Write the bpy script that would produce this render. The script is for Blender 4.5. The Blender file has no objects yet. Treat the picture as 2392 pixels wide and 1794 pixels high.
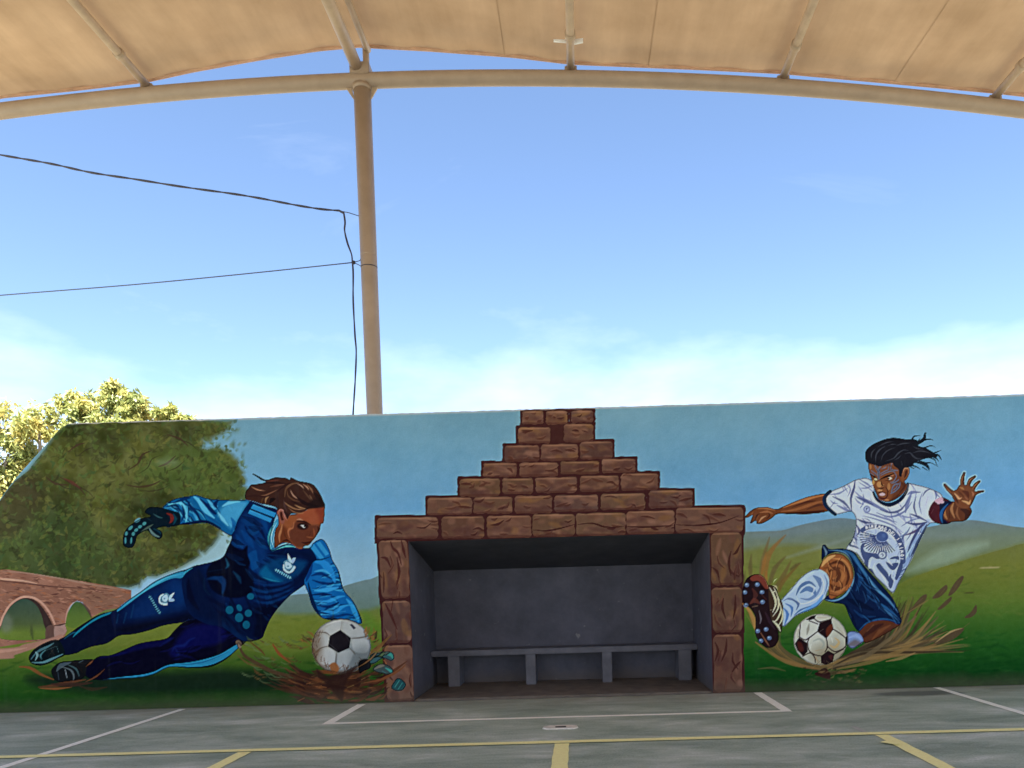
import bpy, bmesh, math, random
import numpy as np
from mathutils import Vector, Matrix

random.seed(7)
rng = np.random.RandomState(11)
sc = bpy.context.scene
COL = sc.collection

# ------------------------------------------------------------------ camera
CAM_H, CAM_D = 1.36, 8.92            # metres above the court, metres in front of the wall face (plane y = 0)
YAW, PITCH, ROLL = 0.00768, -0.04072, -0.02869
PW, PH, PF, PCX, PCY = 2392.0, 1794.0, 1780.0, 1341.9, 1430.7   # survey picture size, focal length, principal point
cam_d = bpy.data.cameras.new('camera')
cam = bpy.data.objects.new('camera', cam_d)
COL.objects.link(cam)
CR = Matrix.Rotation(YAW, 3, 'Z') @ Matrix.Rotation(math.pi / 2 + PITCH, 3, 'X') @ Matrix.Rotation(ROLL, 3, 'Z')
cam.matrix_world = Matrix.Translation((0, -CAM_D, CAM_H)) @ CR.to_4x4()
cam_d.sensor_fit = 'HORIZONTAL'
cam_d.sensor_width = 36.0
cam_d.lens = PF / PW * 36.0
cam_d.shift_x = (PW / 2 - PCX) / PW
cam_d.shift_y = (PCY - PH / 2) / PW
cam_d.clip_end = 3000
sc.camera = cam

# ------------------------------------------------------------------ world, sun, exposure
SUN_ELEV, SUN_AZ = math.radians(58), math.radians(184)     # azimuth: clockwise from +y (the way the camera looks)
EXPOSURE = 2.5
world = bpy.data.worlds.new('World')
sc.world = world
world.use_nodes = True
wn, wl = world.node_tree.nodes, world.node_tree.links
wn.clear()
w_out = wn.new('ShaderNodeOutputWorld')
w_bg = wn.new('ShaderNodeBackground')
w_sky = wn.new('ShaderNodeTexSky')
w_sky.sky_type = 'NISHITA'
w_sky.sun_disc = False
w_sky.sun_elevation = SUN_ELEV
w_sky.sun_rotation = SUN_AZ
w_sky.altitude = 1500
w_sky.air_density = 1.0
w_sky.dust_density = 0.7
w_sky.ozone_density = 2.0
w_bg.inputs['Strength'].default_value = 0.058

def wnode(t, **kw):
    n = wn.new(t)
    for k, v in kw.items():
        setattr(n, k, v)
    return n

def wmath(op, a, b=None, clamp=False):
    n = wnode('ShaderNodeMath', operation=op, use_clamp=clamp)
    for i, v in enumerate((a, b)):
        if v is None:
            continue
        if isinstance(v, (int, float)):
            n.inputs[i].default_value = v
        else:
            wl.new(v, n.inputs[i])
    return n.outputs[0]

# thin high cloud: streaky wisps overall and a bank of soft cloud low over the horizon
w_tc = wnode('ShaderNodeTexCoord')
w_sep = wnode('ShaderNodeSeparateXYZ')
wl.new(w_tc.outputs['Generated'], w_sep.inputs[0])
elev = w_sep.outputs['Z']
den = wmath('ADD', wmath('MAXIMUM', elev, 0.0), 0.12)
cxy = wnode('ShaderNodeCombineXYZ')
wl.new(wmath('DIVIDE', w_sep.outputs['X'], den), cxy.inputs[0])
wl.new(wmath('DIVIDE', w_sep.outputs['Y'], den), cxy.inputs[1])
w_map = wnode('ShaderNodeMapping')
w_map.inputs['Scale'].default_value = (0.9, 2.3, 1)
w_map.inputs['Rotation'].default_value = (0, 0, 0.35)
wl.new(cxy.outputs[0], w_map.inputs[0])
n1 = wnode('ShaderNodeTexNoise')
n1.inputs['Scale'].default_value = 1.1
n1.inputs['Detail'].default_value = 9
n1.inputs['Roughness'].default_value = 0.62
n1.inputs['Distortion'].default_value = 0.8
wl.new(w_map.outputs[0], n1.inputs['Vector'])
wisp = wmath('MULTIPLY', wmath('MULTIPLY', wmath('SUBTRACT', n1.outputs['Fac'], 0.62), 3.2, True), 0.12)
n2 = wnode('ShaderNodeTexNoise')
n2.inputs['Scale'].default_value = 5.0
n2.inputs['Detail'].default_value = 7
n2.inputs['Roughness'].default_value = 0.55
w_map2 = wnode('ShaderNodeMapping')
w_map2.inputs['Scale'].default_value = (1, 1, 2.6)
wl.new(w_tc.outputs['Generated'], w_map2.inputs[0])
wl.new(w_map2.outputs[0], n2.inputs['Vector'])
low = wmath('SUBTRACT', 1.0, wmath('DIVIDE', wmath('MAXIMUM', elev, 0.0), 0.52), True)
bank = wmath('ADD', wmath('MULTIPLY', wmath('SUBTRACT', n2.outputs['Fac'], 0.5), 0.9), wmath('MULTIPLY', wmath('SUBTRACT', low, 0.44), 1.7), True)
bank = wmath('MULTIPLY', bank, 0.6)
cl = wmath('MAXIMUM', wisp, bank)
w_mix = wnode('ShaderNodeMixRGB')
w_mix.inputs['Color2'].default_value = (7.5, 7.8, 8.0, 1)
wl.new(cl, w_mix.inputs['Fac'])
wl.new(w_sky.outputs[0], w_mix.inputs['Color1'])
wl.new(w_mix.outputs[0], w_bg.inputs['Color'])
wl.new(w_bg.outputs[0], w_out.inputs['Surface'])

sun_d = bpy.data.lights.new('sun', 'SUN')
sun_d.energy = 5.0
sun_d.angle = math.radians(0.53)
sun_d.color = (1.0, 0.95, 0.87)
sun = bpy.data.objects.new('sun', sun_d)
COL.objects.link(sun)
sun_dir = Vector((math.sin(SUN_AZ) * math.cos(SUN_ELEV), math.cos(SUN_AZ) * math.cos(SUN_ELEV), math.sin(SUN_ELEV)))
sun.rotation_euler = sun_dir.to_track_quat('Z', 'Y').to_euler()
sun.location = sun_dir * 60

sc.view_settings.view_transform = 'Standard'
sc.view_settings.look = 'None'
sc.view_settings.gamma = 1.0
sc.view_settings.use_curve_mapping = False
sc.view_settings.exposure = EXPOSURE
sc.render.engine = 'CYCLES'
sc.cycles.max_bounces = 8
sc.cycles.diffuse_bounces = 5

# ------------------------------------------------------------------ survey helpers: picture point -> point on a known plane
CRn = np.array(CR)
CO = np.array([0, -CAM_D, CAM_H])

def rays(P):
    P = np.atleast_2d(np.asarray(P, float))
    d = np.stack([(P[:, 0] - PCX) / PF, -(P[:, 1] - PCY) / PF, -np.ones(len(P))], 1)
    return d @ CRn.T

def on_y(P, Y=0.0):
    d = rays(P)
    return CO + d * ((Y + CAM_D) / d[:, 1])[:, None]

def on_z(P, Z=0.0):
    d = rays(P)
    return CO + d * ((Z - CAM_H) / d[:, 2])[:, None]

# ------------------------------------------------------------------ small building kit
def lin(c):
    c = np.asarray(c, float) / 255.0
    return np.where(c <= 0.04045, c / 12.92, ((c + 0.055) / 1.055) ** 2.4)

def tag(o, label=None, cat=None, group=None, kind=None):
    for k, v in (('label', label), ('category', cat), ('group', group), ('kind', kind)):
        if v:
            o[k] = v
    return o

def empty(name, loc=(0, 0, 0), rz=0.0):
    o = bpy.data.objects.new(name, None)
    COL.objects.link(o)
    o.location = loc
    o.rotation_euler = (0, 0, rz)
    return o

def obj(name, me, mat=None, parent=None):
    o = bpy.data.objects.new(name, me)
    COL.objects.link(o)
    if mat is not None and not me.materials:
        me.materials.append(mat)
    if parent is not None:
        o.parent = parent
    return o

def mesh(name, verts, faces, smooth=False):
    me = bpy.data.meshes.new(name)
    me.from_pydata([tuple(map(float, v)) for v in verts], [], faces)
    me.update()
    if smooth:
        me.polygons.foreach_set('use_smooth', [True] * len(me.polygons))
    return me

def box(name, lo, hi, bevel=0.0):
    bm = bmesh.new()
    bmesh.ops.create_cube(bm, size=1)
    for v in bm.verts:
        for i in range(3):
            v.co[i] = lo[i] if v.co[i] < 0 else hi[i]
    if bevel:
        bmesh.ops.bevel(bm, geom=bm.edges[:], offset=bevel, segments=2, affect='EDGES')
    me = bpy.data.meshes.new(name)
    bm.to_mesh(me)
    bm.free()
    return me

def tube(name, pts, r, n=12, caps=True):
    pts = [Vector(p) for p in pts]
    rr = r if isinstance(r, (list, tuple)) else [r] * len(pts)
    V, F = [], []
    up = None
    for i, p in enumerate(pts):
        t = (pts[min(i + 1, len(pts) - 1)] - pts[max(i - 1, 0)]).normalized()
        if up is None:
            up = Vector((0, 0, 1)) if abs(t.z) < 0.9 else Vector((0, 1, 0))
        a = (up - t * up.dot(t)).normalized()
        b = t.cross(a)
        up = a
        for k in range(n):
            w = 2 * math.pi * k / n
            V.append(p + a * (math.cos(w) * rr[i]) + b * (math.sin(w) * rr[i]))
    for i in range(len(pts) - 1):
        for k in range(n):
            F.append((i * n + k, i * n + (k + 1) % n, (i + 1) * n + (k + 1) % n, (i + 1) * n + k))
    if caps:
        F.append(tuple(range(n))[::-1])
        F.append(tuple(range((len(pts) - 1) * n, len(pts) * n)))
    return mesh(name, V, F, True)

def new_mat(name):
    m = bpy.data.materials.new(name)
    m.use_nodes = True
    return m, m.node_tree.nodes, m.node_tree.links, m.node_tree.nodes['Principled BSDF']

def noise(N, L, scale, detail=6, rough=0.6, vec=None, dist=0.0):
    n = N.new('ShaderNodeTexNoise')
    n.inputs['Scale'].default_value = scale
    n.inputs['Detail'].default_value = detail
    n.inputs['Roughness'].default_value = rough
    n.inputs['Distortion'].default_value = dist
    if vec is not None:
        L.new(vec, n.inputs['Vector'])
    return n.outputs['Fac']

def ramp(N, L, fac, stops):
    r = N.new('ShaderNodeValToRGB')
    e = r.color_ramp.elements
    while len(e) < len(stops):
        e.new(0.5)
    for k, (p, c) in enumerate(stops):
        e[k].position = p
        e[k].color = (*c, 1) if len(c) == 3 else c
    L.new(fac, r.inputs[0])
    return r.outputs[0]

def mixc(N, L, fac, a, b, mode='MIX'):
    m = N.new('ShaderNodeMixRGB')
    m.blend_type = mode
    for s, v in (('Fac', fac), ('Color1', a), ('Color2', b)):
        if isinstance(v, (int, float)):
            m.inputs[s].default_value = v
        elif isinstance(v, (tuple, list)):
            m.inputs[s].default_value = (*v, 1) if len(v) == 3 else v
        else:
            L.new(v, m.inputs[s])
    return m.outputs[0]

def mth(N, L, op, a, b=None, clamp=False):
    n = N.new('ShaderNodeMath')
    n.operation = op
    n.use_clamp = clamp
    for i, v in enumerate((a, b)):
        if v is None:
            continue
        if isinstance(v, (int, float)):
            n.inputs[i].default_value = v
        else:
            L.new(v, n.inputs[i])
    return n.outputs[0]

def bump(N, L, P, h, strength=0.2, dist=0.01):
    b = N.new('ShaderNodeBump')
    b.inputs['Strength'].default_value = strength
    b.inputs['Distance'].default_value = dist
    L.new(h, b.inputs['Height'])
    L.new(b.outputs[0], P.inputs['Normal'])

def wcoord(N):
    return N.new('ShaderNodeNewGeometry').outputs['Position']

def plain(name, c, rough=0.6, var=0.12, scale=6.0, bmp=0.1, metal=0.0):
    m, N, L, P = new_mat(name)
    v = wcoord(N)
    f = noise(N, L, scale, 7, 0.65, v)
    c = np.asarray(c)
    L.new(ramp(N, L, f, [(0.3, tuple(c * (1 - var))), (0.7, tuple(np.minimum(c * (1 + var), 1)))]), P.inputs['Base Color'])
    P.inputs['Roughness'].default_value = rough
    P.inputs['Metallic'].default_value = metal
    if bmp:
        bump(N, L, P, noise(N, L, scale * 14, 5, 0.6, v), bmp, 0.004)
    return m

# ------------------------------------------------------------------ materials
def mat_mural():
    m, N, L, P = new_mat('mural_paint')
    a = N.new('ShaderNodeAttribute')
    a.attribute_name = 'paint'
    v = wcoord(N)
    f1 = noise(N, L, 1.7, 9, 0.68, v)
    f2 = noise(N, L, 60, 3, 0.6, v)
    k = ramp(N, L, f1, [(0.3, (0.94, 0.945, 0.945)), (0.7, (1.05, 1.045, 1.04))])
    c = mixc(N, L, 1.0, a.outputs['Color'], k, 'MULTIPLY')
    k2 = ramp(N, L, f2, [(0.3, (0.93, 0.93, 0.93)), (0.7, (1.05, 1.05, 1.05))])
    c = mixc(N, L, 1.0, c, k2, 'MULTIPLY')
    # faint vertical run marks and a grimy splash line at the wall foot
    mp = N.new('ShaderNodeMapping')
    mp.inputs['Scale'].default_value = (9.0, 1.0, 0.45)
    L.new(v, mp.inputs[0])
    run = mth(N, L, 'MULTIPLY', mth(N, L, 'SUBTRACT', noise(N, L, 1.0, 6, 0.65, mp.outputs[0]), 0.56), 1.6, True)
    c = mixc(N, L, mth(N, L, 'MULTIPLY', run, 0.12), c, (0.30, 0.32, 0.32))
    sp = N.new('ShaderNodeSeparateXYZ')
    L.new(v, sp.inputs[0])
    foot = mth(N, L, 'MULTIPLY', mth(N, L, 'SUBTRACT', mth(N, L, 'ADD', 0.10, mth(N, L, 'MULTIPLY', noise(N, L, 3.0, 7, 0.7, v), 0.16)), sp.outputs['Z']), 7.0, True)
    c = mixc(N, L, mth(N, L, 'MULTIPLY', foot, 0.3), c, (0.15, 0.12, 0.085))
    L.new(c, P.inputs['Base Color'])
    P.inputs['Roughness'].default_value = 0.9
    P.inputs['Specular IOR Level'].default_value = 0.04
    h = mth(N, L, 'ADD', noise(N, L, 120, 3, 0.6, v), mth(N, L, 'MULTIPLY', noise(N, L, 7, 5, 0.55, v), 4.0))
    bump(N, L, P, h, 0.4, 0.006)
    return m

def mat_court():
    m, N, L, P = new_mat('worn_green_court')
    v = wcoord(N)
    mp = N.new('ShaderNodeMapping')
    mp.inputs['Scale'].default_value = (0.6, 1.5, 1.0)
    L.new(v, mp.inputs[0])
    vs = mp.outputs[0]
    f = noise(N, L, 1.6, 9, 0.68, vs, 0.4)
    c = ramp(N, L, f, [(0.32, (0.225, 0.275, 0.22)), (0.46, (0.315, 0.37, 0.30)), (0.57, (0.42, 0.465, 0.39)), (0.68, (0.60, 0.62, 0.57))])
    sep = N.new('ShaderNodeSeparateXYZ')
    L.new(v, sep.inputs[0])
    # fine grit and dark scuffs
    g = noise(N, L, 60, 6, 0.8, v)
    c = mixc(N, L, 0.55, c, ramp(N, L, g, [(0.3, (0.35, 0.35, 0.35)), (0.7, (1.5, 1.5, 1.5))]), 'MULTIPLY')
    # chalky scuffed patches, denser out on the court than near the wall
    out = mth(N, L, 'MULTIPLY', mth(N, L, 'ADD', sep.outputs['Y'], 1.4), -0.35, True)
    ch = mth(N, L, 'MULTIPLY', mth(N, L, 'SUBTRACT', noise(N, L, 2.6, 10, 0.72, vs, 0.7), 0.52), 5.0, True)
    c = mixc(N, L, mth(N, L, 'MULTIPLY', mth(N, L, 'MULTIPLY', ch, mth(N, L, 'ADD', mth(N, L, 'MULTIPLY', out, 0.75), 0.18)), 0.8), c, (0.62, 0.62, 0.60))
    # brown dust blown against the foot of the wall
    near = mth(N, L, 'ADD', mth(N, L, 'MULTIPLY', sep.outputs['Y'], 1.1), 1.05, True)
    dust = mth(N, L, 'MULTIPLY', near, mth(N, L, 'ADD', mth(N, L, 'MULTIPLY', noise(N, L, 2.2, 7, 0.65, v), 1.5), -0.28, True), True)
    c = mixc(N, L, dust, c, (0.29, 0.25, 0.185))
    # dark strip of painted contact shadow and dirt where court meets wall
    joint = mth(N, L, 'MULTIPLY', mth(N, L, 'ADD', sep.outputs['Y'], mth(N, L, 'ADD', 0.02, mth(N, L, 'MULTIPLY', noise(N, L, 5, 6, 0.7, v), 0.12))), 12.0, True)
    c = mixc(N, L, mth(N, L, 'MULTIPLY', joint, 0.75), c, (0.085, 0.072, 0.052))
    sk = mth(N, L, 'MULTIPLY', mth(N, L, 'SUBTRACT', noise(N, L, 17, 8, 0.8, vs), 0.55), 5.0, True)
    c = mixc(N, L, mth(N, L, 'MULTIPLY', sk, 0.35), c, (0.50, 0.51, 0.48))
    # one dark damp stain near the wall
    cx = mth(N, L, 'DIVIDE', mth(N, L, 'SUBTRACT', sep.outputs['X'], 3.75), 0.62)
    cy = mth(N, L, 'DIVIDE', mth(N, L, 'ADD', sep.outputs['Y'], 0.42), 0.20)
    dd = mth(N, L, 'ADD', mth(N, L, 'MULTIPLY', cx, cx), mth(N, L, 'MULTIPLY', cy, cy))
    dd = mth(N, L, 'ADD', dd, mth(N, L, 'MULTIPLY', noise(N, L, 5, 5, 0.6, v), 0.9))
    st = mth(N, L, 'MULTIPLY', mth(N, L, 'SUBTRACT', 1.35, dd), 2.0, True)
    c = mixc(N, L, mth(N, L, 'MULTIPLY', st, 0.7), c, (0.09, 0.095, 0.09))
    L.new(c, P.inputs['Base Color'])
    P.inputs['Roughness'].default_value = 0.78
    P.inputs['Specular IOR Level'].default_value = 0.3
    bump(N, L, P, mth(N, L, 'ADD', g, f), 0.25, 0.006)
    return m

def mat_line(name, col, worn=0.42):
    m, N, L, P = new_mat(name)
    v = wcoord(N)
    f = noise(N, L, 7, 8, 0.7, v)
    g = noise(N, L, 40, 4, 0.7, v)
    c = ramp(N, L, g, [(0.3, tuple(np.array(col) * 0.88)), (0.7, tuple(np.minimum(np.array(col) * 1.1, 1)))])
    w = mth(N, L, 'MULTIPLY', mth(N, L, 'SUBTRACT', worn, f), 5.0, True)
    c = mixc(N, L, mth(N, L, 'MULTIPLY', w, 0.8), c, (0.17, 0.19, 0.16))
    L.new(c, P.inputs['Base Color'])
    P.inputs['Roughness'].default_value = 0.75
    return m

def mat_fabric():
    m, N, L, P = new_mat('beige_canopy_fabric')
    v = wcoord(N)
    f = noise(N, L, 1.1, 7, 0.6, v)
    mp = N.new('ShaderNodeMapping')
    mp.inputs['Scale'].default_value = (1.0, 0.12, 1.0)
    L.new(v, mp.inputs[0])
    s = noise(N, L, 3.2, 8, 0.68, mp.outputs[0])
    c = ramp(N, L, f, [(0.32, (0.345, 0.235, 0.145)), (0.68, (0.445, 0.312, 0.20))])
    c = mixc(N, L, 0.5, c, ramp(N, L, s, [(0.3, (0.72, 0.70, 0.66)), (0.7, (1.1, 1.08, 1.05))]), 'MULTIPLY')
    d = N.new('ShaderNodeBsdfDiffuse')
    t = N.new('ShaderNodeBsdfTranslucent')
    L.new(c, d.inputs['Color'])
    L.new(c, t.inputs['Color'])
    mx = N.new('ShaderNodeMixShader')
    mx.inputs['Fac'].default_value = 0.065
    L.new(d.outputs[0], mx.inputs[1])
    L.new(t.outputs[0], mx.inputs[2])
    out = [n for n in N if n.type == 'OUTPUT_MATERIAL'][0]
    L.new(mx.outputs[0], out.inputs['Surface'])
    N.remove(P)
    return m

def mat_leaf(name, cols):
    m, N, L, P = new_mat(name)
    oi = N.new('ShaderNodeAttribute')
    oi.attribute_name = 'tint'
    c = ramp(N, L, oi.outputs['Fac'], [(k / (len(cols) - 1), cc) for k, cc in enumerate(cols)])
    L.new(c, P.inputs['Base Color'])
    P.inputs['Roughness'].default_value = 0.5
    t = N.new('ShaderNodeBsdfTranslucent')
    L.new(c, t.inputs['Color'])
    mx = N.new('ShaderNodeMixShader')
    mx.inputs['Fac'].default_value = 0.35
    out = [n for n in N if n.type == 'OUTPUT_MATERIAL'][0]
    L.new(P.outputs[0], mx.inputs[1])
    L.new(t.outputs[0], mx.inputs[2])
    L.new(mx.outputs[0], out.inputs['Surface'])
    return m

def mat_scuffed(name, col):
    m, N, L, P = new_mat(name)
    v = wcoord(N)
    c0 = np.array(col)
    c = ramp(N, L, noise(N, L, 2.0, 9, 0.7, v), [(0.3, tuple(c0 * 0.68)), (0.7, tuple(c0 * 1.32))])
    # pale chips and ball marks, and dark dirt near the floor
    ch = mth(N, L, 'MULTIPLY', mth(N, L, 'SUBTRACT', noise(N, L, 9.0, 4, 0.5, v), 0.68), 16.0, True)
    c = mixc(N, L, mth(N, L, 'MULTIPLY', ch, 0.45), c, (0.30, 0.28, 0.27))
    sc_ = mth(N, L, 'MULTIPLY', mth(N, L, 'SUBTRACT', noise(N, L, 3.3, 8, 0.75, v, 1.2), 0.60), 6.0, True)
    c = mixc(N, L, mth(N, L, 'MULTIPLY', sc_, 0.4), c, tuple(c0 * 1.9))
    sp = N.new('ShaderNodeSeparateXYZ')
    L.new(v, sp.inputs[0])
    ft = mth(N, L, 'MULTIPLY', mth(N, L, 'SUBTRACT', mth(N, L, 'ADD', 0.05, mth(N, L, 'MULTIPLY', noise(N, L, 4.0, 7, 0.7, v), 0.3)), sp.outputs['Z']), 5.0, True)
    c = mixc(N, L, mth(N, L, 'MULTIPLY', ft, 0.6), c, (0.10, 0.075, 0.055))
    L.new(c, P.inputs['Base Color'])
    P.inputs['Roughness'].default_value = 0.8
    bump(N, L, P, mth(N, L, 'ADD', noise(N, L, 40, 4, 0.6, v), mth(N, L, 'MULTIPLY', noise(N, L, 4, 4, 0.5, v), 3.0)), 0.4, 0.006)
    return m

M_MURAL = mat_mural()
M_COURT = mat_court()
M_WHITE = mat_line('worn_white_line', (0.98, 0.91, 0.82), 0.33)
M_YELLOW = mat_line('worn_yellow_line', (1.0, 0.86, 0.38), 0.24)
M_PLASTER = plain('bare_wall_plaster', (0.52, 0.50, 0.47), 0.85, 0.15, 3)
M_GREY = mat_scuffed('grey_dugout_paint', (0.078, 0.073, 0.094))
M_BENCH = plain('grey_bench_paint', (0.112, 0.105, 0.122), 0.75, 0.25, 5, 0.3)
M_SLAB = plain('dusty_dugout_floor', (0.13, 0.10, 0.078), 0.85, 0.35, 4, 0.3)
M_STEEL = plain('beige_painted_steel', (0.345, 0.262, 0.20), 0.5, 0.10, 4, 0.03)
M_FABRIC = mat_fabric()
M_PURLIN = plain('cream_painted_steel', (0.42, 0.315, 0.225), 0.5, 0.16, 5, 0.05)
M_HEM = plain('canopy_hem', (0.55, 0.33, 0.22), 0.7, 0.15, 8)
M_CABLE = plain('dark_cable_rubber', (0.03, 0.028, 0.05), 0.5, 0.2, 20)
M_WIRE = plain('grey_wire', (0.10, 0.11, 0.14), 0.4, 0.1, 20, 0, 0.4)
M_SKY_GAP = plain('white_sky_gap', (0.85, 0.86, 0.88), 0.6, 0.05, 20)
M_PLATE = plain('pale_worn_plate', (0.66, 0.60, 0.53), 0.7, 0.2, 30)
M_DARK = plain('dark_slot', (0.05, 0.035, 0.03), 0.9, 0.2, 30)
M_EARTH = plain('dry_earth', (0.20, 0.17, 0.11), 0.9, 0.3, 0.5, 0.3)
M_BARK = plain('pale_bark', (0.22, 0.18, 0.14), 0.85, 0.3, 5, 0.5)

# ------------------------------------------------------------------ the wall and its opening (metres)
WALL_H = 3.37
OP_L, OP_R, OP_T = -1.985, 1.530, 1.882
U0, U1 = -8.6, 8.2
ROWS = 400
DC = WALL_H / ROWS
COLS = int(round((U1 - U0) / DC))
LOW_TOP = 1.15                         # the lower stretch of wall past the sloping end
_diag = on_y([(-60, 1244), (0, 1166), (34, 1120), (80, 1069), (114, 1032), (137, 1005), (157, 991), (172, 986.5)])
DIAG_Z = list(_diag[:, 2])
DIAG_U = list(_diag[:, 0])
_k = (DIAG_U[1] - DIAG_U[0]) / (DIAG_Z[1] - DIAG_Z[0])
DIAG_U.insert(0, DIAG_U[0] + _k * (LOW_TOP - DIAG_Z[0]))
DIAG_Z.insert(0, LOW_TOP)
DIAG_U.append(DIAG_U[-1] + 0.08)
DIAG_Z.append(WALL_H)

# ------------------------------------------------------------------ the mural: a small brush-and-mask painter working in wall space
class Canvas:
    pass

CV = Canvas()
CV.img = np.zeros((ROWS + 1, COLS + 1, 3), np.float32)
CV.ids = np.zeros((ROWS + 1, COLS + 1), np.int16)
CV.names = ['painted_sky']
NP2C = 0.0056 / DC                     # one survey pixel in canvas cells (about)
TILES = {'n': (0, 0, 1), 'A': (60, 1270, 4), 'B': (270, 1100, 4), 'C': (440, 1330, 4), 'D': (560, 1090, 7.975),
         'E': (1730, 1000, 4), 'F': (1730, 1250, 4), 'G': (1980, 1000, 7.975), 'H': (870, 1220, 4), 'I': (1220, 1220, 4),
         'J': (870, 940, 4), 'L': (0, 850, 1.757), 'R': (1392, 850, 1.757), 'N': (2160, 1090, 13.49), 'S': (1980, 1200, 13.49),
         'Q': (1720, 1320, 7.975), 'V': (0, 1270, 7.373), 'T': (0, 880, 4), 'W': (600, 1280, 15.95), 'X': (330, 1370, 15.95)}

def to_c(tile, pts):
    x0, y0, s = TILES[tile]
    p = np.asarray(pts, float)[:, :2] / s + (x0, y0)
    w = on_y(p)
    return np.stack([(w[:, 0] - U0) / DC, (WALL_H - w[:, 2]) / DC], 1)

def unit(tile):
    return NP2C / TILES[tile][2]

def catmull(p, closed, sub=4):
    p = np.asarray(p, float)
    n = len(p)
    if n < 3:
        return p
    out = []
    rngi = range(n) if closed else range(n - 1)
    for i in rngi:
        if closed:
            a, b, c, d = p[(i - 1) % n], p[i], p[(i + 1) % n], p[(i + 2) % n]
        else:
            a, b, c, d = p[max(i - 1, 0)], p[i], p[i + 1], p[min(i + 2, n - 1)]
        for k in range(sub):
            t = k / sub
            out.append(0.5 * ((2 * b) + (c - a) * t + (2 * a - 5 * b + 4 * c - d) * t * t + (3 * b - a - 3 * c + d) * t ** 3))
    if not closed:
        out.append(p[-1])
    return np.array(out)

def crop(p, pad):
    x0 = max(int(math.floor(p[:, 0].min() - pad)), 0)
    x1 = min(int(math.ceil(p[:, 0].max() + pad)) + 1, COLS + 1)
    y0 = max(int(math.floor(p[:, 1].min() - pad)), 0)
    y1 = min(int(math.ceil(p[:, 1].max() + pad)) + 1, ROWS + 1)
    if x1 <= x0 or y1 <= y0:
        return None
    Y, X = np.mgrid[y0:y1, x0:x1].astype(np.float32)
    return (slice(y0, y1), slice(x0, x1)), X, Y

def new_id(name):
    CV.names.append(name)
    return len(CV.names) - 1

def lay(sl, a, color, idn=None, clip=None):
    if clip is not None:
        a = a * clip[sl]
    if callable(color):
        y0, x0 = sl[0].start, sl[1].start
        Y, X = np.mgrid[sl[0].start:sl[0].stop, sl[1].start:sl[1].stop].astype(np.float32)
        c = color(X, Y)
    else:
        c = np.asarray(color, np.float32)
    im = CV.img[sl]
    im += (c - im) * a[..., None]
    if idn is not None:
        CV.ids[sl][a > 0.5] = idn

def poly_alpha(p, soft):
    r = crop(p, soft + 1)
    if r is None:
        return None
    sl, X, Y = r
    d2 = np.full(X.shape, 1e9, np.float32)
    ins = np.zeros(X.shape, bool)
    q = np.roll(p, -1, 0)
    for (ax, ay), (bx, by) in zip(p, q):
        dx, dy = bx - ax, by - ay
        L2 = dx * dx + dy * dy
        if L2 < 1e-9:
            continue
        px, py = X - ax, Y - ay
        t = np.clip((px * dx + py * dy) / L2, 0, 1)
        d2 = np.minimum(d2, (px - t * dx) ** 2 + (py - t * dy) ** 2)
        if dy != 0:
            cr = (ay > Y) != (by > Y)
            ins ^= cr & (X < (Y - ay) * (dx / dy) + ax)
    sd = np.sqrt(d2) * np.where(ins, 1, -1)
    return sl, np.clip(sd / max(soft, 0.3) + 0.5, 0, 1).astype(np.float32)

def po(tile, pts, color, soft=1.2, a=1.0, idn=None, clip=None, sm=True, mask=False, wob=0.0):
    """filled shape; soft edge in survey pixels"""
    p = to_c(tile, pts)
    if sm:
        p = catmull(p, True)
    if wob:
        p = p + rng.normal(0, wob, p.shape)
    r = poly_alpha(p, soft * NP2C)
    if r is None:
        return None
    sl, al = r
    lay(sl, al * a, color, idn, clip)
    if mask:
        m = np.zeros((ROWS + 1, COLS + 1), np.float32)
        m[sl] = al
        return m

def stroke_alpha(p, w, soft):
    r = crop(p, max(w) + soft + 1)
    if r is None:
        return None
    sl, X, Y = r
    al = np.zeros(X.shape, np.float32)
    for i in range(len(p) - 1):
        ax, ay = p[i]
        dx, dy = p[i + 1] - p[i]
        L2 = dx * dx + dy * dy + 1e-9
        px, py = X - ax, Y - ay
        t = np.clip((px * dx + py * dy) / L2, 0, 1)
        d = np.sqrt((px - t * dx) ** 2 + (py - t * dy) ** 2)
        ww = w[i] + (w[i + 1] - w[i]) * t
        al = np.maximum(al, np.clip((ww - d) / max(soft, 0.3) + 0.5, 0, 1) * np.clip(ww * 2.2, 0, 1))
    return sl, al.astype(np.float32)

def st(tile, pts, w, color, a=1.0, soft=1.0, idn=None, clip=None, taper=(0.25, 1, 0.25), sm=True):
    """brush stroke; w = full width in tile pixels at its thickest, taper = width factors along it"""
    p = to_c(tile, pts)
    if sm:
        p = catmull(p, False, 3)
    n = len(p)
    ww = np.interp(np.linspace(0, 1, n), np.linspace(0, 1, len(taper)), taper) * w * unit(tile) * 0.5
    r = stroke_alpha(p, ww, soft * NP2C)
    if r is None:
        return
    lay(r[0], r[1] * a, color, idn, clip)

def el(tile, cx, cy, rx, ry, color, soft=1.2, a=1.0, idn=None, clip=None, rot=0.0, mask=False):
    t = np.linspace(0, 2 * math.pi, 25)[:-1]
    x, y = np.cos(t) * rx, np.sin(t) * ry
    c, s = math.cos(rot), math.sin(rot)
    return po(tile, np.stack([cx + x * c - y * s, cy + x * s + y * c], 1), color, soft, a, idn, clip, False, mask)

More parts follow.
